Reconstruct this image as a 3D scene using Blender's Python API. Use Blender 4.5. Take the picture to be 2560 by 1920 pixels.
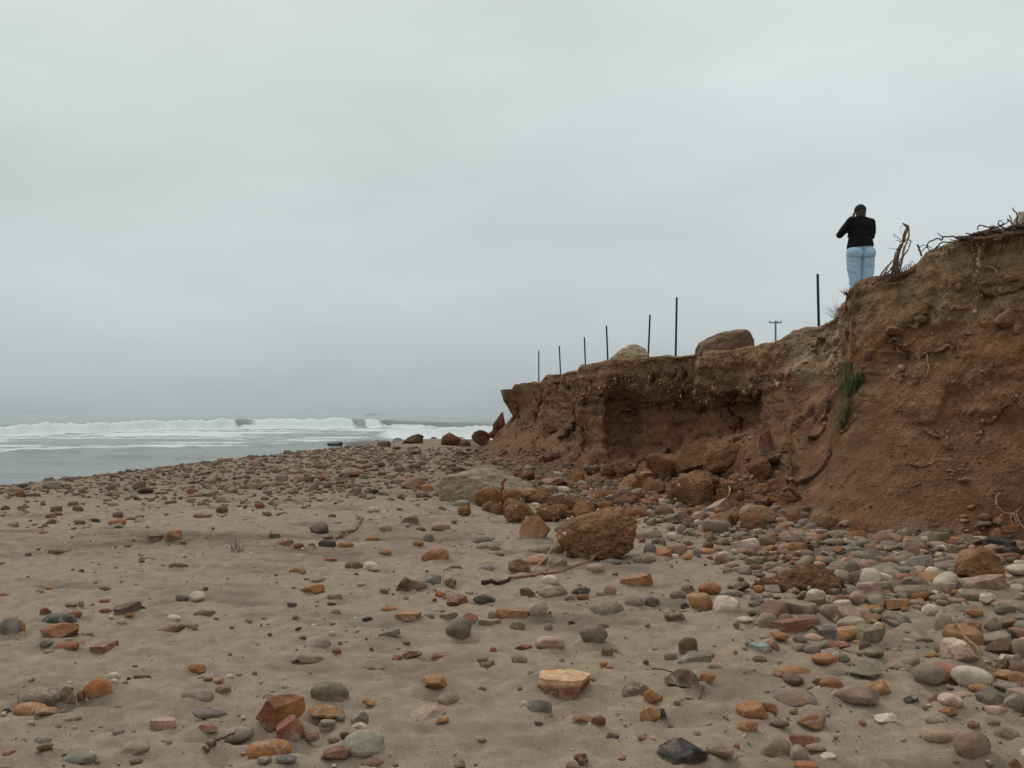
import bpy, math, random
import numpy as np
from mathutils import Vector, Matrix

SC = bpy.context.scene
for o in list(bpy.data.objects):
    bpy.data.objects.remove(o)
COL = SC.collection
rng = np.random.default_rng(7)
random.seed(7)

# ------------------------------------------------------------------ camera
EYE = 1.7                 # metres above the sand
FPX = 2250.0              # focal length in photograph pixels (2560 wide)
HOR = 1038.0              # row of the sea horizon
cam_d = bpy.data.cameras.new('camera')
cam = bpy.data.objects.new('camera', cam_d)
COL.objects.link(cam)
cam.location = (0, 0, EYE)
cam.rotation_euler = (math.radians(90), 0, 0)
cam_d.sensor_width = 36.0
cam_d.lens = 36.0 * FPX / 2560.0
cam_d.shift_y = (HOR - 960.0) / 2560.0
cam_d.clip_start = 0.05
cam_d.clip_end = 30000
SC.camera = cam

# ------------------------------------------------------------------ sky and sun
SUN_EL, SUN_AZ = math.radians(52), math.radians(-35)    # azimuth from +Y (seaward) towards -X
world = bpy.data.worlds.new('World')
SC.world = world
world.use_nodes = True
wn, wl = world.node_tree.nodes, world.node_tree.links
wn.clear()
w_out = wn.new('ShaderNodeOutputWorld')
w_bg = wn.new('ShaderNodeBackground')
w_bg.inputs['Strength'].default_value = 1.0
w_sky = wn.new('ShaderNodeTexSky')
w_sky.sky_type = 'NISHITA'
w_sky.sun_disc = False
w_sky.sun_elevation = SUN_EL
w_sky.sun_rotation = SUN_AZ
w_sky.air_density = 2.0
w_sky.dust_density = 4.0
w_skm = wn.new('ShaderNodeVectorMath'); w_skm.operation = 'SCALE'
w_skm.inputs['Scale'].default_value = 0.06
wl.new(w_sky.outputs['Color'], w_skm.inputs[0])
w_tc = wn.new('ShaderNodeTexCoord')
w_sep = wn.new('ShaderNodeSeparateXYZ')
wl.new(w_tc.outputs['Generated'], w_sep.inputs[0])
# soft cloud deck: large noise stretched sideways, warps the height ramp and shades it
w_map = wn.new('ShaderNodeMapping')
w_map.inputs['Scale'].default_value = (1.6, 1.6, 5.0)
w_map.inputs['Location'].default_value = (3.1, 0.4, 0.8)
wl.new(w_tc.outputs['Generated'], w_map.inputs[0])
w_n1 = wn.new('ShaderNodeTexNoise')
w_n1.inputs['Scale'].default_value = 1.3
w_n1.inputs['Detail'].default_value = 5.0
w_n1.inputs['Roughness'].default_value = 0.5
wl.new(w_map.outputs[0], w_n1.inputs['Vector'])
w_ma = wn.new('ShaderNodeMath'); w_ma.operation = 'MULTIPLY_ADD'
w_ma.inputs[1].default_value = 0.17
wl.new(w_n1.outputs['Fac'], w_ma.inputs[0])
wl.new(w_sep.outputs['Z'], w_ma.inputs[2])
w_ramp = wn.new('ShaderNodeValToRGB')
cr = w_ramp.color_ramp
cr.interpolation = 'B_SPLINE'
stops = [(0.00, (0.345, 0.415, 0.430)), (0.085, (0.395, 0.462, 0.475)), (0.135, (0.505, 0.575, 0.592)),
         (0.22, (0.595, 0.660, 0.675)), (0.36, (0.655, 0.722, 0.724)), (0.50, (0.690, 0.752, 0.735)),
         (1.0, (0.75, 0.79, 0.77))]
cr.elements[0].position, cr.elements[0].color = stops[0][0], (*stops[0][1], 1)
cr.elements[1].position, cr.elements[1].color = stops[-1][0], (*stops[-1][1], 1)
for p, c in stops[1:-1]:
    e = cr.elements.new(p); e.color = (*c, 1)
wl.new(w_ma.outputs[0], w_ramp.inputs[0])
w_n2 = wn.new('ShaderNodeTexNoise')
w_n2.inputs['Scale'].default_value = 0.9
w_n2.inputs['Detail'].default_value = 4.0
wl.new(w_map.outputs[0], w_n2.inputs['Vector'])
w_mr = wn.new('ShaderNodeMapRange')
w_mr.inputs['From Min'].default_value = 0.3
w_mr.inputs['From Max'].default_value = 0.7
w_mr.inputs['To Min'].default_value = 0.86
w_mr.inputs['To Max'].default_value = 1.13
wl.new(w_n2.outputs['Fac'], w_mr.inputs['Value'])
w_sc = wn.new('ShaderNodeVectorMath'); w_sc.operation = 'SCALE'
wl.new(w_ramp.outputs['Color'], w_sc.inputs[0])
wl.new(w_mr.outputs['Result'], w_sc.inputs['Scale'])
w_mix = wn.new('ShaderNodeMix'); w_mix.data_type = 'RGBA'
w_mix.inputs['Factor'].default_value = 0.93
wl.new(w_skm.outputs[0], w_mix.inputs['A'])
wl.new(w_sc.outputs[0], w_mix.inputs['B'])
wl.new(w_mix.outputs['Result'], w_bg.inputs['Color'])
wl.new(w_bg.outputs[0], w_out.inputs[0])

sun_d = bpy.data.lights.new('sun', 'SUN')
sun_d.energy = 1.15
sun_d.angle = math.radians(35)
sun_d.color = (1.0, 0.96, 0.90)
sun = bpy.data.objects.new('sun', sun_d)
COL.objects.link(sun)
sdir = Vector((math.sin(SUN_AZ) * math.cos(SUN_EL), math.cos(SUN_AZ) * math.cos(SUN_EL), math.sin(SUN_EL)))
sun.rotation_euler = sdir.to_track_quat('Z', 'Y').to_euler()

vs = SC.view_settings
vs.view_transform = 'Standard'
vs.look = 'None'
vs.exposure = 0.0
vs.gamma = 1.0
vs.use_curve_mapping = False
SC.render.engine = 'CYCLES'
SC.cycles.use_denoising = True
SC.cycles.max_bounces = 5
SC.cycles.diffuse_bounces = 3

# ------------------------------------------------------------------ numpy noise
_perm = rng.permutation(256)
_perm = np.concatenate([_perm, _perm, _perm])
_g = rng.normal(size=(256, 3)); _g /= np.linalg.norm(_g, axis=1)[:, None]

def perlin(p):
    p = np.asarray(p, dtype=np.float64)
    i = np.floor(p).astype(np.int64); f = p - i
    i &= 255
    u = f * f * f * (f * (f * 6 - 15) + 10)
    def gr(dx, dy, dz):
        h = _perm[_perm[_perm[(i[:, 0] + dx) & 255] + ((i[:, 1] + dy) & 255)] + ((i[:, 2] + dz) & 255)]
        g = _g[h]
        return g[:, 0] * (f[:, 0] - dx) + g[:, 1] * (f[:, 1] - dy) + g[:, 2] * (f[:, 2] - dz)
    x00 = gr(0, 0, 0) * (1 - u[:, 0]) + gr(1, 0, 0) * u[:, 0]
    x10 = gr(0, 1, 0) * (1 - u[:, 0]) + gr(1, 1, 0) * u[:, 0]
    x01 = gr(0, 0, 1) * (1 - u[:, 0]) + gr(1, 0, 1) * u[:, 0]
    x11 = gr(0, 1, 1) * (1 - u[:, 0]) + gr(1, 1, 1) * u[:, 0]
    y0 = x00 * (1 - u[:, 1]) + x10 * u[:, 1]
    y1 = x01 * (1 - u[:, 1]) + x11 * u[:, 1]
    return 1.5 * (y0 * (1 - u[:, 2]) + y1 * u[:, 2])

_wp = rng.random((256, 3))
def worley(p, want_id=False):
    p = np.asarray(p, dtype=np.float64)
    i = np.floor(p).astype(np.int64)
    best = np.full(len(p), 9.0); bid = np.zeros(len(p), dtype=np.int64)
    for dx in (-1, 0, 1):
        for dy in (-1, 0, 1):
            for dz in (-1, 0, 1):
                c = i + np.array([dx, dy, dz])
                h = _perm[_perm[_perm[c[:, 0] & 255] + (c[:, 1] & 255)] + (c[:, 2] & 255)]
                d = np.linalg.norm(c + _wp[h] - p, axis=1)
                m = d < best
                best[m] = d[m]; bid[m] = h[m]
    return (best, bid) if want_id else best

def sstep(a, b, x):
    t = np.clip((x - a) / (b - a), 0, 1)
    return t * t * (3 - 2 * t)

# ------------------------------------------------------------------ mesh helpers
def make_mesh(name, verts, faces, smooth=True, attrs=None):
    verts = np.ascontiguousarray(verts, dtype=np.float32)
    faces = np.ascontiguousarray(faces, dtype=np.int32)
    n = faces.shape[1]
    me = bpy.data.meshes.new(name)
    me.vertices.add(len(verts)); me.vertices.foreach_set('co', verts.ravel())
    me.loops.add(faces.size); me.loops.foreach_set('vertex_index', faces.ravel())
    me.polygons.add(len(faces))
    me.polygons.foreach_set('loop_start', np.arange(len(faces), dtype=np.int32) * n)
    me.polygons.foreach_set('loop_total', np.full(len(faces), n, dtype=np.int32))
    me.update(calc_edges=True)
    if smooth:
        me.polygons.foreach_set('use_smooth', np.ones(len(faces), dtype=bool))
    for k, a in (attrs or {}).items():
        a = np.asarray(a, dtype=np.float32)
        if a.ndim == 1:
            at = me.attributes.new(k, 'FLOAT', 'POINT'); at.data.foreach_set('value', a)
        else:
            if a.shape[1] == 3:
                a = np.concatenate([a, np.ones((len(a), 1), np.float32)], axis=1)
            at = me.attributes.new(k, 'FLOAT_COLOR', 'POINT')
            at.data.foreach_set('color', np.ascontiguousarray(a, dtype=np.float32).ravel())
    return me

def add(name, me, mat=None, parent=None, label=None, cat=None, group=None, kind=None, loc=None):
    o = bpy.data.objects.new(name, me)
    COL.objects.link(o)
    if mat is not None and me is not None and not me.materials:
        me.materials.append(mat)
    if parent is not None:
        o.parent = parent
    if loc is not None:
        o.location = loc
    if label: o['label'] = label
    if cat: o['category'] = cat
    if group: o['group'] = group
    if kind: o['kind'] = kind
    return o

def grid_faces(nr, nc):
    a = np.arange((nr - 1) * nc).reshape(nr - 1, nc)[:, :-1].ravel()
    return np.stack([a, a + 1, a + nc + 1, a + nc], axis=1)

def srgb(r, g, b, k=1.0):
    out = []
    for v in (r, g, b):
        v /= 255.0
        out.append((v / 12.92 if v <= 0.04045 else ((v + 0.055) / 1.055) ** 2.4) * k)
    return np.array(out)

# ------------------------------------------------------------------ materials
def new_mat(name, rough=0.8, spec=0.3):
    m = bpy.data.materials.new(name); m.use_nodes = True
    nt = m.node_tree
    b = nt.nodes['Principled BSDF']
    b.inputs['Roughness'].default_value = rough
    b.inputs['Specular IOR Level'].default_value = spec
    return m, nt, b

def N(nt, typ, **kw):
    n = nt.nodes.new(typ)
    for k, v in kw.items():
        if k in n.inputs: n.inputs[k].default_value = v
        else: setattr(n, k, v)
    return n

def noise(nt, vec, scale, detail=4.0, rough=0.55):
    n = N(nt, 'ShaderNodeTexNoise')
    n.inputs['Scale'].default_value = scale
    n.inputs['Detail'].default_value = detail
    n.inputs['Roughness'].default_value = rough
    nt.links.new(vec, n.inputs['Vector'])
    return n.outputs['Fac']

def ramp2(nt, fac, p0, c0, p1, c1):
    r = N(nt, 'ShaderNodeValToRGB')
    e = r.color_ramp.elements
    e[0].position, e[0].color = p0, (*c0, 1)
    e[1].position, e[1].color = p1, (*c1, 1)
    nt.links.new(fac, r.inputs[0])
    return r.outputs['Color']

def mixc(nt, a, b, fac, mode='MIX'):
    m = N(nt, 'ShaderNodeMix'); m.data_type = 'RGBA'; m.blend_type = mode
    for s, v in (('A', a), ('B', b)):
        if hasattr(v, 'is_linked'): nt.links.new(v, m.inputs[s])
        else: m.inputs[s].default_value = (*v, 1)
    if hasattr(fac, 'is_linked'): nt.links.new(fac, m.inputs['Factor'])
    else: m.inputs['Factor'].default_value = fac
    return m.outputs['Result']

def bump(nt, b, h, strength=0.5, dist=0.02, prev=None):
    n = N(nt, 'ShaderNodeBump')
    n.inputs['Strength'].default_value = strength
    n.inputs['Distance'].default_value = dist
    nt.links.new(h, n.inputs['Height'])
    if prev is not None: nt.links.new(prev, n.inputs['Normal'])
    nt.links.new(n.outputs[0], b.inputs['Normal'])
    return n.outputs[0]

def obj_coord(nt):
    return N(nt, 'ShaderNodeTexCoord').outputs['Object']

def attr(nt, name, out='Color'):
    a = N(nt, 'ShaderNodeAttribute'); a.attribute_name = name
    return a.outputs[out]

def mat_attr_rough(name, scale_a, scale_b, var=(0.72, 1.25), bstr=0.5, bdist=0.01, rough=0.85, spec=0.25, patch=False, speck=None, crumb=None, vein=False):
    """colour from the 'col' attribute, broken up by noise; optional second colour patches from 'col2'"""
    m, nt, b = new_mat(name, rough, spec)
    oc = N(nt, 'ShaderNodeNewGeometry').outputs['Position']
    c = attr(nt, 'col')
    if patch:
        f = noise(nt, oc, scale_a * 0.7, 5.0, 0.65)
        mr = N(nt, 'ShaderNodeMapRange'); mr.inputs['From Min'].default_value = 0.48; mr.inputs['From Max'].default_value = 0.62
        nt.links.new(f, mr.inputs['Value'])
        c = mixc(nt, c, attr(nt, 'col2'), mr.outputs['Result'])
    f1 = noise(nt, oc, scale_a, 6.0, 0.6)
    g1 = ramp2(nt, f1, 0.28, (var[0],) * 3, 0.72, (var[1],) * 3)
    c = mixc(nt, c, g1, 1.0, 'MULTIPLY')
    f2 = noise(nt, oc, scale_b, 3.0, 0.6)
    g2 = ramp2(nt, f2, 0.3, (0.80, 0.80, 0.80), 0.7, (1.18, 1.17, 1.15))
    c = mixc(nt, c, g2, 1.0, 'MULTIPLY')
    if speck:
        v = N(nt, 'ShaderNodeTexVoronoi'); v.inputs['Scale'].default_value = speck[0]
        nt.links.new(oc, v.inputs['Vector'])
        mr = N(nt, 'ShaderNodeMapRange'); mr.inputs['From Min'].default_value = speck[1]; mr.inputs['From Max'].default_value = speck[1] - 0.06
        nt.links.new(v.outputs['Distance'], mr.inputs['Value'])
        mul = N(nt, 'ShaderNodeMath', operation='MULTIPLY')
        rnd = N(nt, 'ShaderNodeSeparateColor'); nt.links.new(v.outputs['Color'], rnd.inputs[0])
        gt = N(nt, 'ShaderNodeMath', operation='GREATER_THAN'); gt.inputs[1].default_value = 0.62
        nt.links.new(rnd.outputs[0], gt.inputs[0])
        nt.links.new(mr.outputs['Result'], mul.inputs[0]); nt.links.new(gt.outputs[0], mul.inputs[1])
        c = mixc(nt, c, speck[2], mul.outputs[0])
    if vein:
        fv = noise(nt, oc, 7.0, 4.0, 0.6)
        ab = N(nt, 'ShaderNodeMath', operation='SUBTRACT'); ab.inputs[1].default_value = 0.5; nt.links.new(fv, ab.inputs[0])
        aa = N(nt, 'ShaderNodeMath', operation='ABSOLUTE'); nt.links.new(ab.outputs[0], aa.inputs[0])
        mr = N(nt, 'ShaderNodeMapRange'); mr.inputs['From Min'].default_value = 0.016; mr.inputs['From Max'].default_value = 0.004
        nt.links.new(aa.outputs[0], mr.inputs['Value'])
        oi = N(nt, 'ShaderNodeObjectInfo'); gt = N(nt, 'ShaderNodeMath', operation='GREATER_THAN'); gt.inputs[1].default_value = 0.55
        nt.links.new(oi.outputs['Random'], gt.inputs[0])
        mu = N(nt, 'ShaderNodeMath', operation='MULTIPLY'); nt.links.new(mr.outputs['Result'], mu.inputs[0]); nt.links.new(gt.outputs[0], mu.inputs[1])
        m2 = N(nt, 'ShaderNodeMath', operation='MULTIPLY'); m2.inputs[1].default_value = 0.55; nt.links.new(mu.outputs[0], m2.inputs[0])
        c = mixc(nt, c, (0.42, 0.36, 0.30), m2.outputs[0])
        # small dark pits
        vp = N(nt, 'ShaderNodeTexVoronoi'); vp.inputs['Scale'].default_value = 42.0; nt.links.new(oc, vp.inputs['Vector'])
        mp = N(nt, 'ShaderNodeMapRange'); mp.inputs['From Min'].default_value = 0.20; mp.inputs['From Max'].default_value = 0.10; mp.inputs['To Max'].default_value = 0.6
        nt.links.new(vp.outputs['Distance'], mp.inputs['Value'])
        gl = N(nt, 'ShaderNodeMath', operation='LESS_THAN'); gl.inputs[1].default_value = 0.4; nt.links.new(oi.outputs['Random'], gl.inputs[0])
        mm = N(nt, 'ShaderNodeMath', operation='MULTIPLY'); nt.links.new(mp.outputs['Result'], mm.inputs[0]); nt.links.new(gl.outputs[0], mm.inputs[1])
        c = mixc(nt, c, (0.045, 0.036, 0.028), mm.outputs[0])
    nt.links.new(c, b.inputs['Base Color'])
    add_ = N(nt, 'ShaderNodeMath', operation='ADD')
    nt.links.new(f1, add_.inputs[0]); nt.links.new(f2, add_.inputs[1])
    if crumb:
        hsum = add_.outputs[0]
        for sc_, k_ in crumb:
            v = N(nt, 'ShaderNodeTexVoronoi'); v.inputs['Scale'].default_value = sc_
            nt.links.new(oc, v.inputs['Vector'])
            ma = N(nt, 'ShaderNodeMath', operation='MULTIPLY_ADD'); ma.inputs[1].default_value = -k_
            nt.links.new(v.outputs['Distance'], ma.inputs[0]); nt.links.new(hsum, ma.inputs[2])
            hsum = ma.outputs[0]
        bump(nt, b, hsum, bstr, bdist)
    else:
        bump(nt, b, add_.outputs[0], bstr, bdist)
    return m

M_SAND = mat_attr_rough('sand', 7.5, 110.0, (0.78, 1.20), 0.75, 0.018, 0.9, 0.2, speck=(38.0, 0.20, (0.14, 0.10, 0.07)))
M_EARTH = mat_attr_rough('earth', 3.2, 26.0, (0.62, 1.32), 0.9, 0.05, 0.95, 0.1, patch=True, speck=(16.0, 0.17, (0.33, 0.24, 0.16)), crumb=((9.0, 0.6), (24.0, 0.5)))
M_STONE = mat_attr_rough('stone', 16.0, 95.0, (0.66, 1.28), 0.6, 0.008, 0.72, 0.3, patch=True, vein=True)
M_FARST = mat_attr_rough('cobble', 14.0, 60.0, (0.75, 1.2), 0.4, 0.006, 0.8, 0.25, patch=False)
M_ROOT = mat_attr_rough('root_bark', 18.0, 120.0, (0.6, 1.35), 0.7, 0.006, 0.85, 0.2)

def mat_plain(name, col, rough=0.8, spec=0.3, sc=60.0, lo=0.8, hi=1.2, bs=0.2, bd=0.003):
    m, nt, b = new_mat(name, rough, spec)
    oc = obj_coord(nt)
    f = noise(nt, oc, sc, 4.0)
    c = mixc(nt, tuple(col), ramp2(nt, f, 0.3, (lo,) * 3, 0.7, (hi,) * 3), 1.0, 'MULTIPLY')
    nt.links.new(c, b.inputs['Base Color'])
    bump(nt, b, f, bs, bd)
    return m

# ------------------------------------------------------------------ layout functions
def P(px, py, Y):
    return np.array([(px - 1280.0) / FPX * Y, Y, EYE + (HOR - py) / FPX * Y])

CR_Y = np.array([-40, 0, 15, 22, 30, 38, 45, 52])
CR_X = np.array([-14.5, -13.4, -13.1, -12.5, -10.75, -8.8, -6.9, -4.4])

def ground_base(X, Y):
    X = np.asarray(X, float); Y = np.asarray(Y, float)
    t = np.clip(Y - 20.0, 0, 40.0)
    z = 0.0150 * t * t / (t + 3.0) * 1.0
    d = np.maximum(0.965 * (np.interp(Y, CR_Y, CR_X) - X), Y - 50.0)
    s = np.where(d > -1.2, (d + 1.2), 0.0)
    z = z - 0.17 * s * s / (s + 1.6)
    z = np.maximum(z, -4.0 - 0.001 * np.abs(Y))
    return z

def ground_h(X, Y):
    X = np.atleast_1d(np.asarray(X, float)); Y = np.atleast_1d(np.asarray(Y, float))
    z = ground_base(X, Y)
    p = np.stack([X, Y, np.zeros_like(X)], 1)
    z = z + 0.055 * perlin(p * 0.45 + 3.3)
    q = p * np.array([1.9, 2.6, 1.0])
    n = perlin(q + 11.0)
    z = z + 0.026 * n
    far = np.clip(1.0 - (Y - 18.0) / 25.0, 0.0, 1.0)
    # trampled, wind-smoothed hollows in the dry sand
    w = perlin(p * np.array([4.5, 6.5, 1]) + 5.0 + 0.6 * n[:, None])
    z = z + far * (0.042 * w - 0.050 * np.clip(np.abs(perlin(p * np.array([3.0, 4.2, 1]) + 27.0)) - 0.28, 0, 1))
    z = z + far * (0.0115 * perlin(p * np.array([12.0, 15.0, 1]) + 9.0) + 0.0045 * perlin(p * np.array([29.0, 34.0, 1]) + 13.0))
    return z

def on_ground(px, py):
    """world X, Y, ground z under a row of the photograph"""
    Y = 1.7 * FPX / max(py - HOR, 20.0)
    for _ in range(12):
        z = float(ground_base((px - 1280) / FPX * Y, Y))
        Y = 0.5 * Y + 0.5 * (EYE - z) * FPX / max(py - HOR, 20.0)
    X = (px - 1280) / FPX * Y
    return X, Y, float(ground_h(X, Y)[0])

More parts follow.
